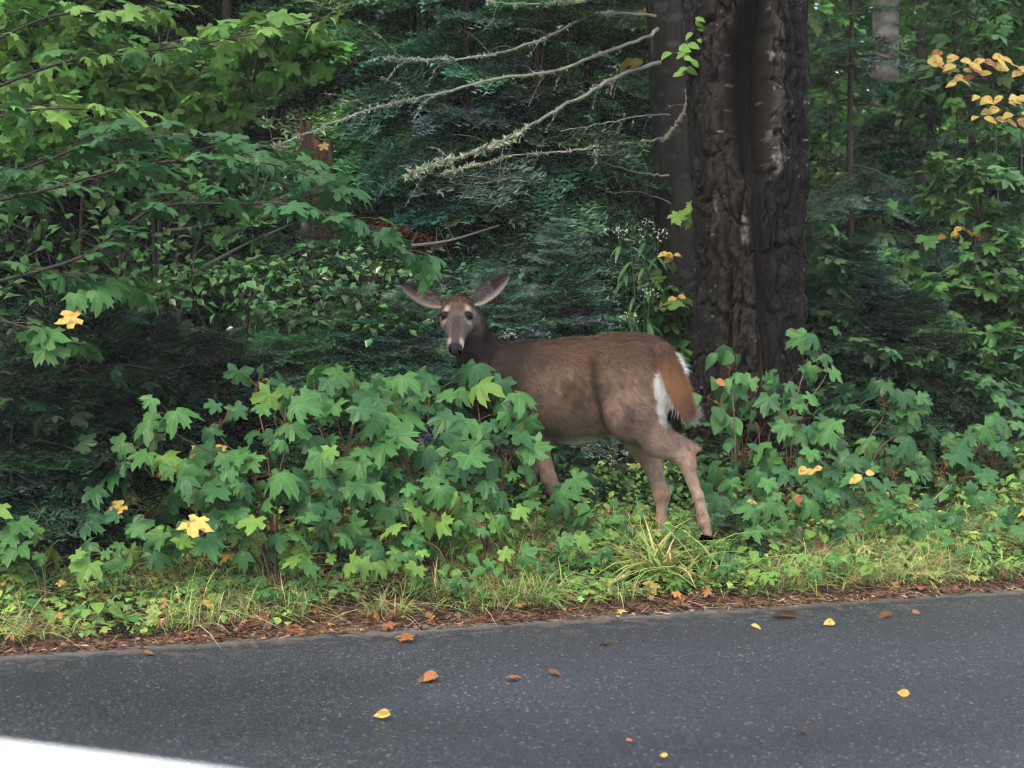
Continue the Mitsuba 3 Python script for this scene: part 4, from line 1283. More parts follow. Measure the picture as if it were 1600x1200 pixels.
# undergrowth covering the forest floor
rng = np.random.default_rng(37)
k = 26000
t, s = rng.uniform(-9, 9, k), 1.15 + 13 * rng.random(k) ** 1.6
p = road(t, s)
top = .12 + .55 * meshkit.fbm(np.stack([t * .9, s * .9, 0 * t], -1), 3, 19) * np.clip((s - .8) / 1.5, .25, 1.3)
p[:, 2] = gz(p[:, 0], p[:, 1]) + top * rng.random(k) ** .6
az = rng.uniform(0, 6.28, k)
d = np.stack([np.cos(az), np.sin(az), rng.normal(-.2, .25, k)], 1)
n = rng.normal(0, .4, (k, 3)) + [0, -.3, 1]
col = jit(rng, (.030, .072, .028), (k, .3))
half = rng.random(k) < .6
sz_ = rng.uniform(.05, .10, k) * (1 + .07 * s)
scene['undergrowth'] = mesh(join([tile(*OVATE_S[0][:2], frames(p[half], d[half], n[half], sz_[half]), col[half]), tile(*MAPLE_S[1][:2], frames(p[~half], d[~half], n[~half], .8 * sz_[~half]), col[~half])]), 'foliage')
labels['undergrowth'] = {'label': 'dense green leafy undergrowth covering the shaded forest floor', 'category': 'undergrowth', 'kind': 'stuff'}

# ------------------------------------------------------------------ overhanging maple from the left, leaf by leaf
rng = np.random.default_rng(51)
over = thing('overhanging_maple', 'maple whose big-leaved branches reach in from the left edge', 'tree')
ob = np.array([-3.6, 7.4, 0.0])
ob[2] = float(gz(*ob[:2])) - .05
part(over, 'trunk', mesh(tube(spline([ob, ob + [.05, 0, 2.0], ob + [-.1, .1, 5.5]], 8), np.linspace(.11, .05, 17), 12, (.06, .052, .045)), 'bark', True))
OV = [  # pixels along the limb, s at both ends, leaves, material mix, sideways spread
    ([(-250, 420), (-60, 330), (60, 300), (200, 262), (320, 250), (430, 258), (520, 290)], 1.0, .75, 74, (('leaf_deep', .92), ('leaf_green', .08)), .32),
    ([(-250, 380), (60, 255), (170, 222), (300, 215), (400, 228)], 1.6, 1.3, 60, (('leaf_deep', .8), ('leaf_green', .2)), .35),
    ([(-250, 300), (-20, 190), (80, 170), (180, 175)], 1.4, 1.5, 26, (('leaf_lime', .6), ('leaf_green', .4)), .3),
    ([(-250, 500), (100, 412), (175, 368), (245, 325), (330, 318), (440, 322), (540, 345), (610, 380), (650, 405)], .8, .65, 70, (('leaf_deep', .9), ('leaf_green', .1)), .28),
    ([(-250, 520), (-20, 420), (90, 430), (180, 445)], .9, .8, 24, (('leaf_green', .6), ('leaf_deep', .4)), .24),
    ([(-250, 540), (-40, 500), (60, 520), (130, 540)], .8, .7, 16, (('leaf_green', .8), ('leaf_deep', .2)), .22),
    ([(-250, 250), (60, 110), (200, 85), (360, 60), (500, 30)], 2.2, 2.0, 46, (('leaf_lime', .75), ('leaf_green', .25)), .4),
    ([(-250, 200), (40, 40), (160, 20), (260, 10)], 2.3, 2.4, 26, (('leaf_lime', .6), ('leaf_green', .4)), .4),
]
count = 0
for pts, s0, s1, nl, mixx, spread in OV:
    k = len(pts)
    w = spline([P(a, b, s0 + (s1 - s0) * i / (k - 1)) for i, (a, b) in enumerate(pts)], 7)
    w[0] = w[0] * .2 + (ob + [0, 0, w[0][2] - ob[2]]) * .8
    m_ = len(w)
    lk = part(over, 'limb', mesh(tube(w, np.linspace(.010, .003, m_), 6, (.03, .027, .024)), 'wood', True))
    tw = []
    for j in range(nl):
        i = int(m_ * (.12 + .87 * rng.random()))
        i = min(i, m_ - 1)
        tdir = unit(w[i] - w[max(i - 1, 0)])
        sd = rng.choice([-1, 1])
        lat = np.cross([0, 0, 1], tdir)
        dd = unit(tdir * .7 + lat * sd * rng.uniform(.3, 1.2) + [0, 0, rng.normal(-.02, .12)])
        e1 = w[i] + dd * spread * rng.uniform(.2, 1.0)
        tw.append(tube([w[i], (w[i] + e1) / 2 + [0, 0, .012], e1], [.0022, .0018, .0013], 4, (.09, .06, .045)))
        nrm = np.array([0, -.15, 1]) + rng.normal(0, .30, 3)
        ld = unit(dd + rng.normal(0, .5, 3) * [1, 1, .2] + [0, 0, -.28])
        add_leaf(over, e1, ld, nrm, rng.uniform(.062, .115), 'maple', pick(rng, mixx), rng)
        count += 1
    part(lk, 'twig', mesh(join(tw), 'wood', True), kind='stuff')
part(over, 'crown', mesh(leaf_cloud(rng, [(ob + [.4 + .6 * a, .3 * b, 5.6], (1.5, 1.6, 1.0)) for a, b in ((0, 1), (1, -1), (-1, 0), (1.5, 3))], 500, .17, (.05, .11, .03), MAPLE_S), 'foliage'), kind='stuff')
part(over, 'leaf', instance_of(leaf_shape('maple', 1, 'leaf_yellow'), frames(np.array([P(118, 497, .62)]), np.array([[-.9, -.3, -.2]]), np.array([[.1, -.8, .6]]), [.08])[0]), 'bright yellow leaf among the green ones')
add_leaf(over, P(70, 545, .62), (.5, -.45, -.6), (0, -.7, .6), .10, 'maple', 'leaf_green', rng)
add_leaf(over, P(120, 460, .66), (.5, -.5, -.6), (0, -.6, .7), .10, 'maple', 'leaf_green', rng)

# ------------------------------------------------------------------ maple saplings, leaf by leaf
def sapling(name, label, cat, group, px, s, blobs, size, mixx, seed, kind='maple', face=.55, stem_c=(.10, .065, .045), petiole=(.22, .07, .04), stem_r=.006):
    """blobs: (px, py, s, rx px, ry px, depth m, leaves)."""
    rng = np.random.default_rng(seed)
    base = P(px, 840, s)
    base[2] = float(gz(base[0], base[1])) - .02
    key = thing(name, label, cat, group)
    stems, todo = [], []
    for a, b, ss_, rx, ry, dp, n in blobs:
        c = P(a, b, ss_)
        sc = Y_of(a, ss_) / F
        r = np.array([rx * sc * 1.15, dp * 1.5, ry * sc * 1.15])
        n = max(3, int(n * .8))
        k1 = base + (c - base) * [.35, .35, .62]
        foot = c - [0, 0, r[2] * .9]
        foot = np.where(np.arange(3) == 2, max(foot[2], base[2] + .3 * (c[2] - base[2])), foot)
        stems.append(tube(spline([base, k1, foot, c], 5), np.linspace(stem_r, .0018, 16), 5, stem_c))
        got, tries = [], 0
        while len(got) < n and tries < 40 * n:
            tries += 1
            u = unit(rng.normal(0, 1, 3)) * rng.random() ** .35
            p = c + u * r
            if p[2] < float(gz(p[0], p[1])) + .05: continue
            if all(np.linalg.norm((p - q_) * [1, .6, 1]) > size * .62 for q_ in got):
                got.append(p)
                out = np.array([u[0], u[1] * .6 - .25, 0])
                todo.append((p, out, c, foot))
    for p, out, c, foot in todo:
        sz = size * rng.uniform(.55, 1.28)
        n = np.array([0, -face, .85]) + rng.normal(0, .40, 3) + out * .25
        d = unit(out + rng.normal(0, .35, 3) * [1, .5, 0] + [0, 0, -.5])
        o = p - d * sz * .35
        jn = foot + (c - foot) * rng.uniform(.2, 1)
        stems.append(tube([jn, (jn + o) / 2 + [0, 0, .012], o], [.0016, .0013, .0010], 4, petiole))
        add_leaf(key, o, d, n, sz, kind, pick(rng, mixx), rng)
    part(key, 'stem', mesh(join(stems), 'wood', True))
    return key


G1 = (('leaf_green', .68), ('leaf_deep', .28), ('leaf_lime', .04))
G2 = (('leaf_deep', .55), ('leaf_green', .45))
G3 = (('leaf_lime', .55), ('leaf_green', .45))
SAP = [
    ('maple sapling with drooping leaves at the left end of the row by the doe', 430, .55, [(268, 640, .5, 42, 32, .10, 6), (345, 655, .5, 40, 28, .1, 6), (365, 735, .45, 75, 40, .14, 13), (400, 597, .8, 45, 28, .10, 5), (445, 655, .6, 60, 45, .14, 13), (300, 835, .4, 100, 35, .12, 13), (235, 700, .7, 50, 40, .12, 8), (310, 760, .4, 60, 35, .1, 8), (400, 720, .5, 80, 50, .12, 12)], .098, G1),
    ('maple sapling with large leaves, second from left in front of the doe', 530, .55, [(495, 620, .75, 60, 35, .12, 10), (545, 690, .6, 75, 60, .16, 20), (470, 760, .45, 75, 45, .14, 14), (560, 600, .85, 45, 25, .1, 6), (540, 790, .5, 80, 50, .12, 15)], .10, G1),
    ('maple sapling with bluish green leaves below the doe\'s nose', 650, .6, [(610, 640, .75, 60, 45, .13, 14), (670, 615, .85, 60, 35, .12, 10), (640, 710, .6, 80, 60, .16, 21), (590, 770, .5, 70, 45, .14, 12), (650, 800, .5, 70, 45, .12, 13)], .10, G2 + (('leaf_green', .5),)),
    ('maple sapling whose top leaves cover the doe\'s chest', 760, .6, [(745, 597, .85, 45, 25, .1, 7), (790, 635, .75, 45, 35, .12, 10), (735, 660, .7, 65, 45, .14, 15), (790, 700, .6, 55, 40, .12, 11), (720, 735, .55, 70, 45, .14, 13), (785, 750, .6, 55, 45, .12, 11), (740, 795, .55, 75, 45, .12, 14)], .098, G1),
    ('bright low maple seedling cluster below the middle of the maple saplings', 710, .35, [(690, 800, .38, 55, 28, .1, 9), (750, 815, .33, 50, 25, .1, 8), (640, 815, .4, 45, 25, .1, 6)], .078, G3),
    ('low maple sapling with green leaves at the foot of the left saplings', 430, .38, [(430, 815, .38, 80, 35, .12, 12), (520, 830, .36, 60, 30, .1, 9), (360, 800, .4, 45, 28, .1, 6), (450, 850, .4, 90, 30, .12, 12), (570, 850, .38, 80, 28, .1, 10)], .085, G1),
    ('maple sapling with a small top spray in front of the big trunk\'s foot', 1230, 1.15, [(1262, 542, 1.4, 40, 20, .1, 6), (1290, 570, 1.3, 40, 18, .1, 4), (1225, 650, 1.2, 70, 40, .14, 22), (1260, 715, 1.05, 85, 45, .16, 32), (1200, 770, .95, 80, 40, .16, 20)], .095, G2),
    ('round-leaved sapling beside the doe\'s tail', 1150, 1.2, [(1140, 565, 1.4, 35, 22, .1, 5), (1125, 630, 1.4, 40, 45, .12, 12), (1160, 700, 1.25, 60, 50, .14, 20), (1130, 770, 1.1, 50, 40, .12, 14)], .085, G2),
    ('maple sapling with a level spray of leaves at the right', 1340, 1.1, [(1380, 628, 1.2, 65, 24, .12, 11), (1420, 650, 1.2, 45, 16, .1, 5), (1320, 700, 1.05, 70, 45, .14, 20), (1330, 780, .9, 80, 40, .14, 22), (1250, 790, .85, 60, 30, .14, 12)], .09, G2),
    ('green maple sapling near the right edge', 1500, 1.2, [(1470, 730, 1.1, 80, 45, .15, 22), (1400, 720, 1.1, 60, 40, .14, 14), (1555, 700, 1.2, 55, 55, .14, 18), (1580, 640, 1.4, 45, 35, .12, 7), (1540, 780, .9, 70, 35, .14, 11), (1420, 790, .85, 60, 30, .12, 8)], .09, G2),
    ('low bright maple seedlings right of the doe\'s hoof', 1210, .55, [(1180, 815, .55, 60, 25, .1, 9), (1250, 825, .5, 60, 25, .1, 9), (1150, 790, .7, 40, 25, .1, 5)], .075, G1),
    ('low bright seedlings on the verge below the right-hand saplings', 1360, .6, [(1340, 820, .55, 70, 25, .1, 10), (1430, 830, .55, 60, 25, .1, 8)], .075, G1),
    ('leafy seedlings at the right edge of the verge', 1530, .6, [(1530, 815, .6, 70, 25, .12, 10), (1590, 830, .5, 40, 25, .1, 5)], .075, G1),
    ('leafy seedling in the shade under the doe\'s belly', 900, .75, [(880, 790, .8, 50, 40, .12, 9), (940, 810, .75, 50, 30, .1, 8), (840, 800, .6, 45, 40, .12, 7)], .075, G2),
    ('low bright maple seedling at the left edge of the verge, under the dark hemlock', 70, .42, [(70, 865, .42, 60, 25, .12, 9), (20, 850, .45, 40, 25, .1, 5)], .085, G3),
    ('low maple seedling cluster left of the large pale yellow leaf', 190, .45, [(170, 865, .42, 70, 25, .12, 10), (240, 850, .45, 55, 25, .1, 8)], .08, G1 + (('leaf_lime', .3),)),
    ('deep green maple sapling in the shade left of the row by the doe', 170, .9, [(180, 720, .9, 60, 50, .15, 9), (120, 790, .8, 70, 50, .15, 10), (220, 790, .75, 60, 40, .15, 9), (60, 730, .95, 60, 40, .15, 7)], .09, (('leaf_deep', 1.0),)),
    ('low lime maple seedlings at the foot of the second maple sapling', 560, .3, [(480, 875, .28, 60, 22, .1, 9), (570, 880, .28, 60, 22, .1, 9), (640, 870, .28, 45, 22, .1, 6)], .07, G3),
    ('low maple seedlings on the verge below the doe\'s forelegs', 830, .3, [(790, 870, .3, 60, 22, .1, 9), (860, 850, .36, 50, 22, .1, 7), (910, 850, .4, 40, 20, .1, 5)], .07, G3),
    ('maple seedlings hiding the foot of the big maple trunk', 1190, 1.3, [(1175, 610, 1.4, 55, 40, .14, 11), (1230, 600, 1.4, 40, 35, .12, 8)], .085, G2),
]
for i, (lb, px, s, bl_, size, mx) in enumerate(SAP):
    kd = 'ovate' if 'round-leaved' in lb else 'maple'
    sapling('maple_sapling' if kd == 'maple' else 'round_leaved_sapling', lb, 'sapling', None, px, s, bl_, size if kd == 'maple' else .13, mx, 500 + i, kd)

# yellow and odd leaves
def odd_leaf(name, label, px, py, s, size, bsdf, d=(0, -.6, -.6), n=(0, -.6, .7), kind='maple', seed=1):
    key = thing(name, label, 'leaf')
    scene[key] = instance_of(leaf_shape(kind, seed % 3, bsdf), frames(np.array([P(px, py, s)]), np.array([d]), np.array([n]), [size])[0])


odd_leaf('yellow_leaf', 'large pale yellow leaf resting on the low plants at the left', 300, 815, .22, .095, 'leaf_yellow', (.8, -.3, -.25), (0, -.5, .8))
odd_leaf('lime_leaf', 'single bright lime leaf in the middle of the maple saplings', 517, 702, .32, .06, 'leaf_lime', (.1, -.3, -1), (0, -.9, .3))
odd_leaf('orange_leaf', 'small orange-brown leaf stuck near the doe\'s tail', 1118, 595, 1.3, .06, 'leaf_orange', (.8, -.2, -.2), (0, -.7, .6), 'ovate')
odd_leaf('brown_leaf', 'brown curled dead leaf low on the right verge', 1245, 772, .7, .06, 'leaf_orange', (.2, -.4, -.8), (.2, -.9, .2), 'ovate')
odd_leaf('lime_leaf', 'single green leaf hanging at the left edge above the verge', -8, 795, .5, .085, 'leaf_lime', (.8, -.3, -.3), (0, -.6, .7))
for (key_, lb, px, s, spots_, size, bs, kd) in (
        ('yellow_birch', 'branch of golden yellow leaves at the upper right', 1560, 3.0, [(1450, 92), (1470, 88), (1490, 104), (1500, 95), (1505, 118), (1515, 100), (1535, 96), (1550, 90), (1565, 92), (1580, 102), (1520, 118), (1495, 125), (1538, 92), (1475, 98), (1590, 106)], .085, 'leaf_yellow', 'ovate'),
        ('yellow_birch', 'sprays of tan-orange leaves at the right edge below the golden branch', 1590, 2.8, [(1530, 150), (1545, 155), (1560, 168), (1575, 160), (1590, 152), (1555, 185), (1572, 188), (1590, 190), (1528, 182), (1582, 178)], .07, 'leaf_yellow', 'ovate'),
        ('yellow_birch', 'spray of small ochre leaves left of the right edge, in the middle height', 1560, 2.6, [(1485, 368), (1498, 364), (1510, 360), (1520, 366), (1530, 358), (1542, 368)], .06, 'leaf_yellow', 'ovate'),
        ('yellow_birch', 'scattered small yellow leaves in the shrub at the right', 1570, 2.3, [(1545, 540), (1552, 528), (1540, 550), (1560, 470), (1585, 468), (1597, 415), (1535, 490), (1500, 255)], .045, 'leaf_yellow', 'ovate'),
        ('yellow_seedling', 'patch of small yellow leaves under the leftmost maple sapling', 320, .75, [(318, 705), (335, 700), (350, 702), (325, 715), (285, 726), (270, 735), (300, 722), (360, 708), (305, 770), (180, 780), (190, 790), (175, 795), (200, 770), (260, 740)], .05, 'leaf_yellow', 'maple'),
        ('yellow_seedling', 'few yellow leaves at the foot of the right-hand saplings', 1340, .75, [(1345, 742), (1352, 738), (1272, 735), (1285, 730), (1340, 748), (1260, 730)], .05, 'leaf_yellow', 'ovate'),
        ('orange_sprig', 'orange-yellow leaves on a sprig beside the spruce trunk below the white flowers', 1045, 2.4, [(1038, 398), (1050, 400), (1030, 396), (1056, 465), (1060, 462)], .05, 'leaf_yellow', 'ovate'),
        ('orange_sprig', 'cluster of orange-yellow leaves at the top beside the spruce trunk', 1010, 4.2, [(1000, 18), (1008, 28), (995, 30), (1012, 15), (988, 26), (1005, 36), (996, 98), (985, 95)], .10, 'leaf_yellow', 'ovate'),
        ('lime_sprig', 'hanging sprig of lime leaves in front of the gap between the two trunks', 1075, 2.0, [(1060, 75), (1075, 70), (1085, 60), (1068, 90), (1080, 95), (1050, 82), (1074, 105), (1088, 100), (1064, 115), (1086, 28), (1090, 45)], .06, 'leaf_lime', 'ovate'),
        ('lime_sprig', 'lime leaves beside the spruce trunk low down', 1070, 2.3, [(1065, 335), (1075, 325), (1082, 320), (1055, 340), (1078, 335)], .07, 'leaf_lime', 'maple'),
):
    rr = np.random.default_rng(len(lb))
    key = thing(key_, lb, 'sprig' if 'sprig' in key_ else 'sapling')
    if 'seedling' not in key_: spots_ = [q_ for a, b in spots_ for q_ in ((a, b), (a + rr.normal(0, 8), b + rr.normal(0, 5)))]
    pts_ = [P(a, b, s + rr.normal(0, .06)) for a, b in spots_]
    c = np.mean(pts_, 0)
    base = c + [.25, .35, -.05]
    st = []
    if key_ not in ('lime_sprig',) and 'orange' not in key_:
        g0 = P(px, 700, s)
        g0[2] = float(gz(g0[0], g0[1])) - .03
        st.append(tube(spline([g0, (g0 + base) / 2 + [.05, .1, .1], base], 6), np.linspace(.010, .004, 13), 6, (.07, .055, .045)))
    else:
        g0 = base + [.1, .3, .5] if spots_[0][1] < 200 else np.array([base[0], base[1], float(gz(base[0], base[1]))])
        st.append(tube(spline([g0, (g0 + base) / 2, base], 4), np.linspace(.006, .003, 9), 5, (.07, .055, .045)))
    for p_ in pts_:
        st.append(tube([base, (base + p_) / 2 + [0, 0, .02], p_], [.003, .002, .0012], 4, (.08, .06, .045)))
    part(key, 'stem', mesh(join(st), 'wood', True))
    for p_ in pts_:
        add_leaf(key, p_, unit(np.array([rr.choice([-1, 1]) * rr.uniform(.5, 1), -.4, rr.normal(-.25, .15)])), (rr.normal(0, .25), -.75 + rr.normal(0, .25), .7), size * rr.uniform(.85, 1.35), kd, bs if rr.random() > .12 or 'yellow' not in bs else 'leaf_orange', rr)

# white-flowered plant
fl = thing('flowering_plant', 'tall plant with white flower clusters and narrow leaves left of the big trunks', 'plant')
rr = np.random.default_rng(61)
st, fv = [], []
for tx, ty, s in ((1008, 352, 2.2), (985, 372, 2.2), (1030, 365, 2.3), (965, 358, 2.25), (1015, 455, 2.15), (985, 495, 2.1)):
    tip = P(tx, ty, s)
    b = P(1005, 620, 2.3)
    b[2] = float(gz(b[0], b[1]))
    w = spline([b, b * .4 + tip * .6 + [0, 0, .1], tip], 8)
    st.append(tube(w, np.linspace(.006, .002, len(w)), 5, (.05, .10, .04)))
    for _ in range(16):
        i = int(rr.integers(4, len(w) - 1))
        az = rr.uniform(0, 6.28)
        add_leaf(fl, w[i], (math.cos(az), math.sin(az), -.45), (math.cos(az) * .4, math.sin(az) * .4 - .2, 1), rr.uniform(.09, .17), 'lance', pick(rr, (('leaf_green', .6), ('leaf_deep', .4))), rr)
    k = 34
    p = tip + rr.normal(0, 1, (k, 3)) * [.04, .03, .018]
    fv.append(tile(OVATE_S[0][0], OVATE_S[0][1], frames(p, rr.normal(0, 1, (k, 3)), rr.normal(0, .4, (k, 3)) + [0, -.4, 1], rr.uniform(.010, .020, k)), jit(rr, (.40, .43, .33), (k, .15))))
part(fl, 'stem', mesh(join(st), 'wood', True))
for v_ in fv:
    part(fl, 'flower_head', mesh(v_, 'foliage'), kind='stuff')
fl2 = thing('flowering_plant', 'small white flower cluster just above the doe\'s back behind its neck', 'plant')
tip = P(792, 523, 1.95)
b = np.array([tip[0] + .05, tip[1] + .05, float(gz(tip[0], tip[1]))])
part(fl2, 'stem', mesh(tube(spline([b, (b + tip) / 2 + [.03, 0, 0], tip], 5), .003, 5, (.05, .1, .04)), 'wood', True))
k = 60
p = tip + rr.normal(0, 1, (k, 3)) * [.03, .02, .012]
part(fl2, 'flower_head', mesh(tile(OVATE_S[0][0], OVATE_S[0][1], frames(p, rr.normal(0, 1, (k, 3)), rr.normal(0, .4, (k, 3)) + [0, -.4, 1], rr.uniform(.010, .018, k)), jit(rr, (.62, .64, .52), (k, .12))), 'foliage'), kind='stuff')
for _ in range(5):
    az = rr.uniform(0, 6.28)
    add_leaf(fl2, b * .4 + tip * .6, (math.cos(az), math.sin(az), -.2), (0, -.3, 1), .09, 'lance', 'leaf_lime', rr)

# ------------------------------------------------------------------ verge: seedlings, ground cover, grass, litter
rng = np.random.default_rng(71)
ZONES = [(-3.2, -1.55, 'at the verge\'s left end'), (-1.55, -.75, 'below the leftmost maple sapling'), (-.75, 0.05, 'below the middle maple saplings'),
         (.05, .8, 'below the doe\'s belly'), (.8, 1.6, 'right of the long grass clump'), (1.6, 3.4, 'at the verge\'s right end')]
for t0, t1, where in ZONES:
    n = int(19 * (t1 - t0) + 3)
    for _ in range(n):
        t, s = rng.uniform(t0, t1), rng.uniform(.16, .62) if rng.random() < .75 else rng.uniform(.5, 1.0)
        b = road(t, s)
        b[2] = float(gz(b[0], b[1]))
        mk = pick(rng, (('maple', .6), ('ovate', .4)))
        tone = pick(rng, (('leaf_lime', .42), ('leaf_green', .58)))
        yel = rng.random() < .14
        words = f'{"lime" if tone == "leaf_lime" else "green"} {"lobed" if mk == "maple" else "oval"}'
        deep = 'near the road' if s < .36 else 'set back'
        key = thing('seedling', f'{words} seedling {"with a yellow leaf " if yel else ""}{deep} {where}', 'seedling', f'{words} seedlings {deep} {where}')
        st = []
        hgt = rng.uniform(.05, .16) * (1 + .6 * (s > .5))
        for j in range(int(rng.integers(4, 8))):
            az = rng.uniform(0, 6.28)
            o = b + [math.cos(az) * rng.uniform(.02, .08), math.sin(az) * rng.uniform(.02, .08), hgt * rng.uniform(.5, 1.1)]
            st.append(tube([b, (b + o) / 2 + [0, 0, .015], o], [.0016, .0013, .001], 4, (.10, .12, .05)))
            add_leaf(key, o, (math.cos(az), math.sin(az), -.3), np.array([math.cos(az) * .2, -.35, 1]) + rng.normal(0, .2, 3), rng.uniform(.034, .066) * (1 if mk == 'maple' else 1.3), mk, 'leaf_yellow' if yel and j == 1 else tone, rng)
        part(key, 'stem', mesh(join(st), 'wood', True))


def scatter(rng, k, s0, s1, t0=-3.4, t1=3.9, pw=1.0):
    t, s = rng.uniform(t0, t1, k), s0 + (s1 - s0) * rng.random(k) ** pw
    p = road(t, s)
    p[:, 2] = gz(p[:, 0], p[:, 1])
    return p, t, s


# ground cover
p, t, s = scatter(rng, 17000, .12, 1.6, pw=1.1)
w = meshkit.fbm(np.stack([t * 2.5, s * 4, 0 * t], -1), 3, 3) > .53 - .20 * np.clip((s - .25) / .4, 0, 1)
p, s = p[w], s[w]
p[:, 2] += rng.uniform(.01, .09, len(p)) * (.5 + s)
az = rng.uniform(0, 6.28, len(p))
d = np.stack([np.cos(az), np.sin(az), rng.normal(-.15, .2, len(p))], 1)
n = rng.normal(0, .3, (len(p), 3)) + [0, -.3, 1]
lime = (rng.random(len(p)) < .5)[:, None]
col = np.where(lime, jit(rng, (.28, .40, .10), (len(p), .22)), jit(rng, (.14, .27, .085), (len(p), .28)))
half = rng.random(len(p)) < .5
gc = join([tile(*OVATE_S[0][:2], frames(p[half], d[half], n[half], rng.uniform(.022, .06, half.sum())), col[half]), tile(*MAPLE_S[1][:2], frames(p[~half], d[~half], n[~half], rng.uniform(.016, .042, (~half).sum())), col[~half])])
scene['ground_cover'] = mesh(gc, 'foliage')
labels['ground_cover'] = {'label': 'small green ground-cover leaves spread over the verge', 'category': 'ground cover', 'kind': 'stuff'}


def blade(p, d, length, width, bend, rng, col, n=5):
    """A bent grass blade as (v, f, c)."""
    u = np.linspace(0, 1, n)
    d = np.asarray(d, float)
    hor = unit(np.array([d[0], d[1], 0]) + 1e-6)
    path = p + np.outer(u * length, unit(d)) + np.outer(bend * length * u ** 2, hor) - np.outer(bend * length * .9 * u ** 2.4, [0, 0, 1])
    sd = np.cross(hor, [0, 0, 1])
    wv = width * np.array([.8, 1, .9, .6, .05])[:n, None] * .5
    v = np.vstack([path - sd * wv + [0, 0, .15 * width], path, path + sd * wv + [0, 0, .15 * width]])
    f = []
    for i in range(n - 1):
        f += [(i, n + i, n + i + 1), (i, n + i + 1, i + 1), (n + i, 2 * n + i, 2 * n + i + 1), (n + i, 2 * n + i + 1, n + i + 1)]
    return v, np.array(f), np.tile(col, (len(v), 1)) * (.75 + .4 * np.tile(u, 3))[:, None]


p, t, s = scatter(rng, 21000, .12, 1.0, pw=1.2)
w = meshkit.fbm(np.stack([t * 1.8 + 5, s * 3, 0 * t], -1), 3, 9) > .455
gb = []
for q_ in p[w]:
    straw = rng.random() < .75 * float(meshkit.noise(np.array([q_[0] * 3.1, q_[1] * 5.3, 2.5]), 6)) + .12
    gb.append(blade(q_, (rng.normal(0, .45), rng.normal(-.1, .4), 1), rng.uniform(.06, .25), rng.uniform(.003, .006), rng.uniform(.1, .9), rng,
                    jit(rng, (.50, .44, .23) if straw else (.29, .43, .12), (1, .2))[0]))
scene['grass'] = mesh(join(gb), 'foliage', True)
labels['grass'] = {'label': 'thin green and straw-coloured grass along the verge', 'category': 'grass', 'kind': 'stuff'}

# grass clumps
for name, lb, px, s, k, ln, wd, cols in (
        ('grass_clump', 'clump of long bright grass blades in front of the doe\'s hind legs', 1030, .34, 60, (.26, .50), .015, ((.24, .36, .08), (.36, .38, .13), (.44, .36, .17))),
        ('grass_clump', 'tall arching grass blades right of the long grass clump, under the hind hoof', 1105, .22, 18, (.30, .52), .016, ((.20, .36, .09), (.26, .38, .11))),
        ('grass_clump', 'fine grass tuft around the doe\'s hind hoof', 1098, .42, 40, (.12, .26), .007, ((.16, .28, .08), (.26, .3, .12))),
        ('grass_clump', 'short grass tuft on the verge below the doe\'s belly', 830, .14, 40, (.14, .3), .009, ((.2, .32, .09), (.32, .33, .14))),
        ('grass_clump', 'grass tuft on the right part of the verge', 1270, .22, 40, (.14, .3), .010, ((.18, .3, .09), (.28, .32, .12))),
        ('grass_clump', 'grass tuft at the right end of the verge', 1560, .16, 40, (.14, .3), .010, ((.18, .3, .09), (.3, .32, .13)))):
    key = thing(name, lb, 'grass')
    b = P(px, 900, s)
    b[2] = float(gz(b[0], b[1]))
    for _ in range(k):
        o = b + rng.normal(0, 1, 3) * [.05, .03, 0]
        az = rng.uniform(0, 6.28)
        col = cols[int(rng.integers(len(cols)))]
        v = blade(o, (math.cos(az) * .55, math.sin(az) * .5, 1), rng.uniform(*ln), wd * rng.uniform(.6, 1.1), rng.uniform(.15, .9), rng, jit(rng, col, (1, .15))[0])
        part(key, 'blade', mesh(v, 'foliage', True))
    if px == 1030:
        for tip_, w0 in (((1048, 797), .024), ((978, 830), .014), ((985, 860), .014), ((1062, 800), .014), ((1010, 872), .013), ((1090, 842), .014), ((1135, 850), .014)):
            o = P(1118 if tip_[0] in (1048, 1062, 1090, 1135) else 1045, 900, .3)
            o[2] = float(gz(o[0], o[1]))
            e_ = P(*tip_, .30)
            v = blade(o, e_ - o, np.linalg.norm(e_ - o), w0, .02, rng, np.array([.26, .40, .12]))
            part(key, 'blade', mesh(v, 'foliage', True))

# litter: needles, bark bits, leaf scraps
p, t, s = scatter(rng, 26000, -.07, .95, pw=1.4)
p[:, 2] = np.where(s < .02, np.maximum(p[:, 2], .012), p[:, 2]) + .004 + rng.uniform(0, .012, len(p))
w = (s > 0) | (rng.random(len(p)) < .5)
p, s = p[w], s[w]
az = rng.uniform(0, 6.28, len(p))
d = np.stack([np.cos(az), np.sin(az), rng.normal(0, .15, len(p))], 1)
n = rng.normal(0, .35, (len(p), 3)) + [0, 0, 1]
needle = rng.random(len(p)) < .62
col = jit(rng, (.19, .115, .078), (len(p), .4))
col[rng.random(len(p)) < .18] *= [1.9, 1.9, 1.7]
col[rng.random(len(p)) < .25] *= .4
nt = (np.array([[0, -.03, 0], [0, .03, 0], [1, .03, 0.02], [1, -.03, 0.02]]), np.array([[0, 1, 2], [0, 2, 3]]))
lt = join([tile(nt[0], nt[1], frames(p[needle], d[needle], n[needle], rng.uniform(.02, .075, needle.sum())), col[needle]),
           tile(*OVATE_S[1][:2], frames(p[~needle], d[~needle], n[~needle], rng.uniform(.012, .045, (~needle).sum())), col[~needle])])
p, t, s = scatter(rng, 420, .05, .9, pw=1.2)
p[:, 2] += rng.uniform(.01, .07, len(p))
d = np.stack([rng.normal(0, 1, len(p)), rng.normal(0, 1, len(p)), rng.normal(-.1, .3, len(p))], 1)
big_scraps = tile(*MAPLE_S[2][:2], frames(p, d, rng.normal(0, .45, (len(p), 3)) + [0, -.35, .9], rng.uniform(.016, .042, len(p))), jit(rng, (.27, .135, .065), (len(p), .4)))
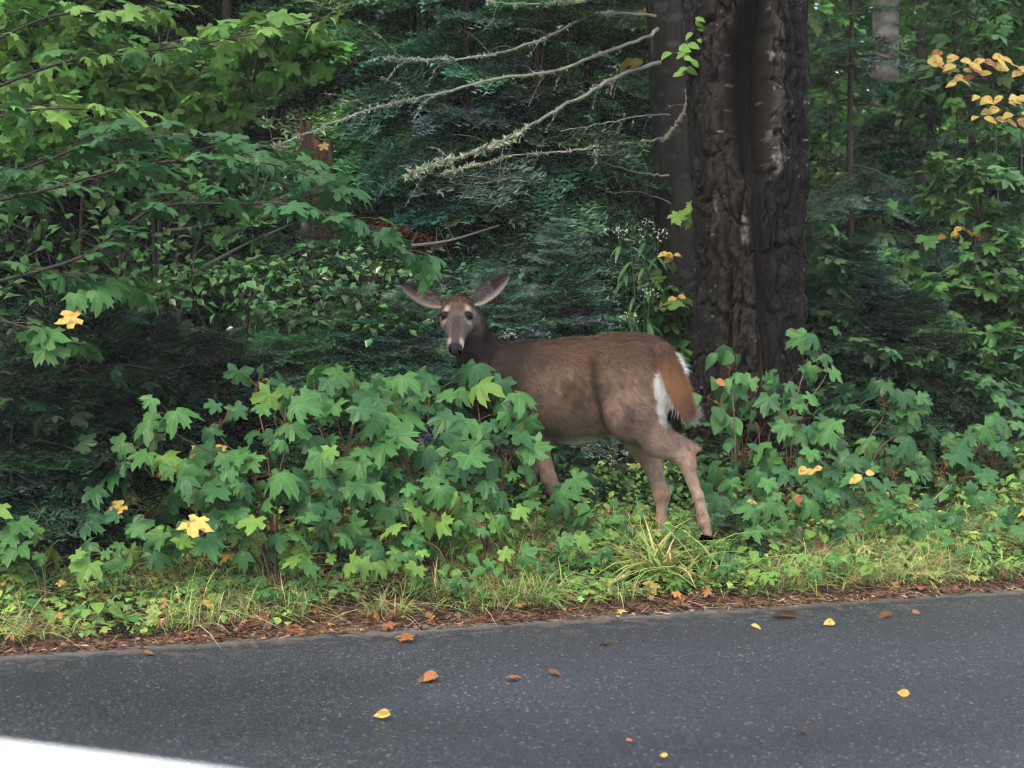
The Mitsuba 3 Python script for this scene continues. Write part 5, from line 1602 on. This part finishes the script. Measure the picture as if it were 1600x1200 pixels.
lt = join([lt, big_scraps])
scene['leaf_litter'] = mesh(lt, 'foliage')
labels['leaf_litter'] = {'label': 'reddish brown litter of needles and leaf scraps along the road edge', 'category': 'leaf litter', 'kind': 'stuff'}


def ground_at(px, py, road_=False):
    """The point of the ground (or road) seen at a pixel."""
    d_ = FWD + RIGHT * (px - 800) / F + UP * (600 - py) / F
    k_ = np.linspace(4, 9.5, 1400)
    q_ = CAM + np.outer(k_, d_)
    z = np.full(len(k_), .012) if road_ else np.maximum(gz(q_[:, 0], q_[:, 1]), np.where(s_of(q_[:, 0], q_[:, 1]) < 0.0, .012, -1))
    i = np.argmax(q_[:, 2] < z)
    return q_[i]


FALLEN = [
    # px, py, size px, material, kind, label, on the road
    (640, 1003, 25, 'leaf_orange', 'maple', 'curled orange-brown leaf on the road near the edge, left of the middle'),
    (668, 1065, 20, 'leaf_orange', 'ovate', 'flat rusty leaf on the road left of the middle'),
    (798, 1064, 18, 'leaf_orange', 'maple', 'rusty orange leaf in the middle of the road'),
    (868, 1056, 15, 'leaf_brown', 'ovate', 'small dull brown leaf on the road right beside the rusty orange one'),
    (597, 1124, 20, 'leaf_yellow', 'ovate', 'pale yellow leaf on the road at the lower left of the middle'),
    (1225, 966, 27, 'leaf_orange', 'ovate', 'long orange leaf lying on the road near the right part of the edge'),
    (1181, 983, 12, 'leaf_yellow', 'ovate', 'small ochre leaf on the road below the long orange leaf'),
    (1296, 979, 15, 'leaf_yellow', 'ovate', 'curled cream-yellow leaf on the road at the right'),
    (1383, 965, 16, 'leaf_brown', 'ovate', 'dark brown leaf on the road near the right edge of the picture'),
    (1432, 962, 9, 'leaf_orange', 'ovate', 'tiny orange leaf on the road, farthest right of those near the edge'),
    (1411, 1090, 16, 'leaf_yellow', 'ovate', 'bright yellow leaf standing on the road at the lower right'),
    (1037, 1187, 10, 'leaf_yellow', 'ovate', 'small curled yellow leaf at the bottom of the picture'),
    (984, 1163, 8, 'leaf_orange', 'ovate', 'tiny orange scrap on the road near the bottom'),
    (1254, 1147, 9, 'leaf_brown', 'ovate', 'small brown scrap on the road at the lower right'),
    (946, 1008, 15, 'leaf_brown', 'ovate', 'faint brown leaf on the road below the verge grass'),
    (297, 1002, 15, 'leaf_orange', 'maple', 'bright orange leaf at the road edge on the left'),
    (235, 1025, 12, 'leaf_orange', 'ovate', 'dull orange leaf on the road edge at the far left'),
    (612, 985, 18, 'leaf_orange', 'maple', 'orange leaf lying in the litter left of the curled orange-brown leaf'),
    (968, 960, 15, 'leaf_yellow', 'maple', 'orange-yellow leaf in the litter below the grass clump'),
    (1066, 946, 15, 'leaf_orange', 'maple', 'upright orange leaf at the road edge below the hind hoof'),
    (1443, 924, 24, 'leaf_orange', 'maple', 'tan-orange leaf on the road edge at the right'),
    (1338, 868, 22, 'leaf_orange', 'maple', 'orange leaf lying on the right verge'),
    (1390, 862, 24, 'leaf_brown', 'maple', 'tan-brown dead leaf beside the orange leaf on the right verge'),
    (1290, 915, 20, 'leaf_orange', 'maple', 'curled orange leaf in the grass of the right verge'),
    (1335, 912, 15, 'leaf_orange', 'maple', 'upright orange leaf in the grass right of the curled one'),
    (415, 972, 24, 'leaf_brown', 'maple', 'brown dead leaf in the litter of the left verge'),
    (200, 980, 26, 'leaf_brown', 'maple', 'large reddish dead leaf in the litter at the far left'),
    (460, 990, 22, 'leaf_orange', 'ovate', 'thin rusty leaf at the road edge left of the stick\'s end'),
    (275, 945, 16, 'leaf_orange', 'maple', 'orange leaf on the left verge'),
    (322, 885, 18, 'leaf_yellow', 'maple', 'yellow leaf hanging in the left verge plants'),
    (318, 905, 16, 'leaf_orange', 'maple', 'rusty leaf under the yellow one in the left verge plants'),
    (745, 920, 15, 'leaf_brown', 'ovate', 'brown leaf on the middle of the verge'),
    (1150, 945, 14, 'leaf_brown', 'maple', 'dark dead leaf at the road edge right of the grass clump'),
    (1520, 905, 16, 'leaf_brown', 'maple', 'brown dead leaf at the right end of the road edge'),
    (5, 985, 16, 'leaf_orange', 'maple', 'orange dead leaf at the left edge of the picture'),
]
rr = np.random.default_rng(81)
road_leaf = lambda py, px: py > 1030 - px * .066 - 20
for px, py, half_, bs, kd, lb in FALLEN:
    p = ground_at(px, py)
    sc = p[1] / F
    size = half_ * sc * (.9 if kd == 'maple' else 1.7) * (.8 if bs == 'leaf_yellow' and road_leaf(py, px) else 1)
    az = rr.uniform(-.5, .5) + (math.pi if rr.random() < .5 else 0)
    d = np.array([math.cos(az), math.sin(az), .05])
    upn = np.array([rr.normal(0, .35), rr.normal(-.3, .3), 1.0])
    if 'upright' in lb or 'standing' in lb: upn = np.array([0, -1, .35])
    if kd == 'ovate': p = p - d * size * .5
    key = thing('fallen_leaf', lb, 'leaf')
    scene[key] = instance_of(leaf_shape(kd, int(rr.integers(3)), bs), frames(np.array([p + [0, 0, .012 + .12 * size]]), np.array([d]), np.array([upn]), [size])[0])

# sticks
for pts, r, col, lb in (
        ([(345, 998), (375, 994), (410, 985), (442, 982)], .005, (.035, .025, .02), 'thin dark stick lying at the road edge on the left'),
        ([(620, 982), (660, 972), (690, 962), (722, 955)], .005, (.05, .03, .022), 'dark curved stick in the litter left of the middle'),
        ([(715, 980), (735, 972)], .004, (.5, .36, .22), 'short pale bare stick end at the road edge in the middle'),
        ([(70, 985), (150, 978), (240, 970), (330, 955)], .004, (.16, .10, .06), 'long thin brown stick in the litter at the far left'),
        ([(118, 1013), (138, 1013)], .004, (.6, .5, .4), 'tiny pale chip of wood at the road edge at the far left'),
        ([(1010, 955), (1060, 950), (1100, 944)], .004, (.07, .04, .03), 'brown stick at the road edge below the grass clump'),
        ([(1300, 930), (1360, 922), (1420, 925)], .005, (.08, .05, .035), 'brown stick at the road edge on the right'),
        ([(1445, 802), (1460, 780), (1482, 758)], .005, (.28, .24, .16), 'bent pale stalk rising from the right-hand undergrowth'),
        ([(0, 910), (50, 905), (110, 893), (150, 880)], .004, (.18, .14, .09), 'thin stalk leaning over the verge at the left edge')):
    w = spline([ground_at(a, b) + [0, 0, .012] if py_ok else P(a, b, .9) for (a, b) in pts for py_ok in [b > 820]], 5)
    key = thing('stick', lb, 'stick')
    scene[key] = mesh(tube(w, np.linspace(r, r * .6, len(w)), 6, col), 'wood', True)

# ------------------------------------------------------------------ the white car whose nose shows at the lower left
def car():
    key = thing('car', 'white car on the near side of the road, its bonnet corner showing at lower left', 'car')
    c0 = at(330, 1197, 1.57)
    u0, v0 = t_of(c0[0], c0[1]), s_of(c0[0], c0[1])
    dirx, diry = E, N

    def Q(a, b, z):                       # a backwards from the nose, b across from the far flank
        return np.array([0, EDGE0, 0]) + E * (u0 + .245 - a) + N * (v0 - b) + np.array([0, 0, z])

    prof = [(0.0, .62), (.008, .80), (.02, .875), (.05, .903), (.14, .923), (.30, .9585), (.55, 1.0135), (.9, 1.06), (1.25, 1.09)]
    Wd = 1.78
    sec = np.linspace(0, 1, 25)

    def loft(rows_):
        V = np.array([r for r in rows_]).reshape(-1, 3)
        a, b = len(rows_), len(rows_[0])
        i = np.arange(a * b).reshape(a, b)
        return V, np.stack([i[:-1, :-1].ravel(), i[1:, :-1].ravel(), i[1:, 1:].ravel(), i[:-1, 1:].ravel()], 1)

    def arc(t, drop):                     # the bonnet curves down to both flanks
        e = np.abs(2 * t - 1)
        return -drop * e ** 24
    rows_ = []
    for a, z in prof:
        rows_.append([Q(a + .03 * abs(2 * t - 1) ** 6 * (1 - a / 1.25), Wd * t, z + arc(t, .02) + .02 * (1 - (2 * t - 1) ** 2)) for t in sec])
    V, f = loft(rows_)
    part(key, 'bonnet', mikit.ply((V, f), 'white_paint', smooth=30))
    rows_ = []
    lower = [(0.03, .62), (.01, .50), (.02, .35), (.08, .22)]
    for a, z in lower:
        rows_.append([Q(a + .12 * abs(2 * t - 1) ** 4, Wd * t, z) for t in sec])
    V, f = loft(rows_)
    part(key, 'bumper', mikit.ply((V, f), 'white_paint', smooth=30))
    for side in (0, 1):
        b = .0 if side == 0 else Wd
        bb = lambda z: b + (1 if side == 0 else -1) * (.04 * ((z - .6) / .4) ** 2)
        top_ = [(.12, .885), (.30, .93), (.6, .99), (1.25, 1.06), (2.5, 1.07), (3.6, 1.09), (4.3, .98), (4.42, .8)]
        rows_ = []
        for a, z in top_:
            arch = 0
            lowz = .22
            for wc in (.85, 3.55):
                if abs(a - wc) < .4: lowz = max(lowz, .34 + math.sqrt(max(0, .4 ** 2 - (a - wc) ** 2)))
            rows_.append([Q(a, bb(lowz + (z - lowz) * q), lowz + (z - lowz) * q) for q in np.linspace(0, 1, 9)])
        # finer rows over the wheel arches
        fine = []
        A_ = np.unique(np.concatenate([np.linspace(.12, 4.42, 60), [.45, 1.25, 3.15, 3.95]]))
        for a in A_:
            z = np.interp(a, [q[0] for q in top_], [q[1] for q in top_])
            lowz = .22
            for wc in (.85, 3.55):
                if abs(a - wc) < .4: lowz = max(lowz, .34 + math.sqrt(max(0, .4 ** 2 - (a - wc) ** 2)) * .95)
            fine.append([Q(a, bb(lowz + (z - lowz) * q), lowz + (z - lowz) * q) for q in np.linspace(0, 1, 9)])
        V, f = loft(fine)
        part(key, 'side_panel', mikit.ply((V, f), 'white_paint', smooth=30))
        for wc in (.85, 3.55):
            ctr = Q(wc, b + (.12 if side == 0 else -.12), .34)
            ty = trimesh.creation.torus(.265, .085, major_sections=36, minor_sections=14)
            R = np.eye(4); R[:3, 0] = E; R[:3, 1] = [0, 0, 1]; R[:3, 2] = N; R[:3, 3] = ctr
            ty.apply_transform(R)
            wk = part(key, 'wheel', mikit.ply(ty, 'rubber', smooth=True))
            hub = trimesh.creation.cylinder(.2, .10, sections=30); hub.apply_transform(R)
            part(wk, 'rim', mikit.ply(hub, 'alloy', smooth=40))
        hl = trimesh.creation.icosphere(3, 1.0)
        vv = np.array(hl.vertices) * [.10, .17, .075]
        M3 = np.stack([E, N, [0, 0, 1]], 1)
        part(key, 'headlight', mikit.ply((vv @ M3.T + Q(.16, .24 if side == 0 else Wd - .24, .70), hl.faces), 'lamp_glass', smooth=True))
    cab = [(1.15, 1.03, .06), (1.75, 1.46, .2), (2.1, 1.52, .22), (3.1, 1.5, .22), (3.75, 1.36, .2), (4.3, 1.02, .1)]
    rows_ = [[Q(a, ins + (Wd - 2 * ins) * t, z + .03 * (1 - (2 * t - 1) ** 2)) for t in np.linspace(0, 1, 9)] for a, z, ins in cab]
    V, f = loft(rows_[:2]); part(key, 'windscreen', mikit.ply((V, f), 'dark_glass', smooth=30))
    V, f = loft(rows_[1:5]); part(key, 'roof', mikit.ply((V, f), 'white_paint', smooth=30))
    V, f = loft(rows_[4:]); part(key, 'rear_window', mikit.ply((V, f), 'dark_glass', smooth=30))
    for side in (0, 1):
        lowr = [Q(a, (.05 if side == 0 else Wd - .05), 1.01) for a, _, _ in cab]
        upr = [Q(a, ins if side == 0 else Wd - ins, z) for a, z, ins in cab]
        V, f = loft([lowr, upr]); part(key, 'side_window', mikit.ply((V, f), 'dark_glass', smooth=False))
    V, f = loft([[Q(4.3, Wd * t, 1.0) for t in sec], [Q(4.42, Wd * t, .8) for t in sec], [Q(4.42, Wd * t, .25) for t in sec]]); part(key, 'tailgate', mikit.ply((V, f), 'white_paint', smooth=30))


car()
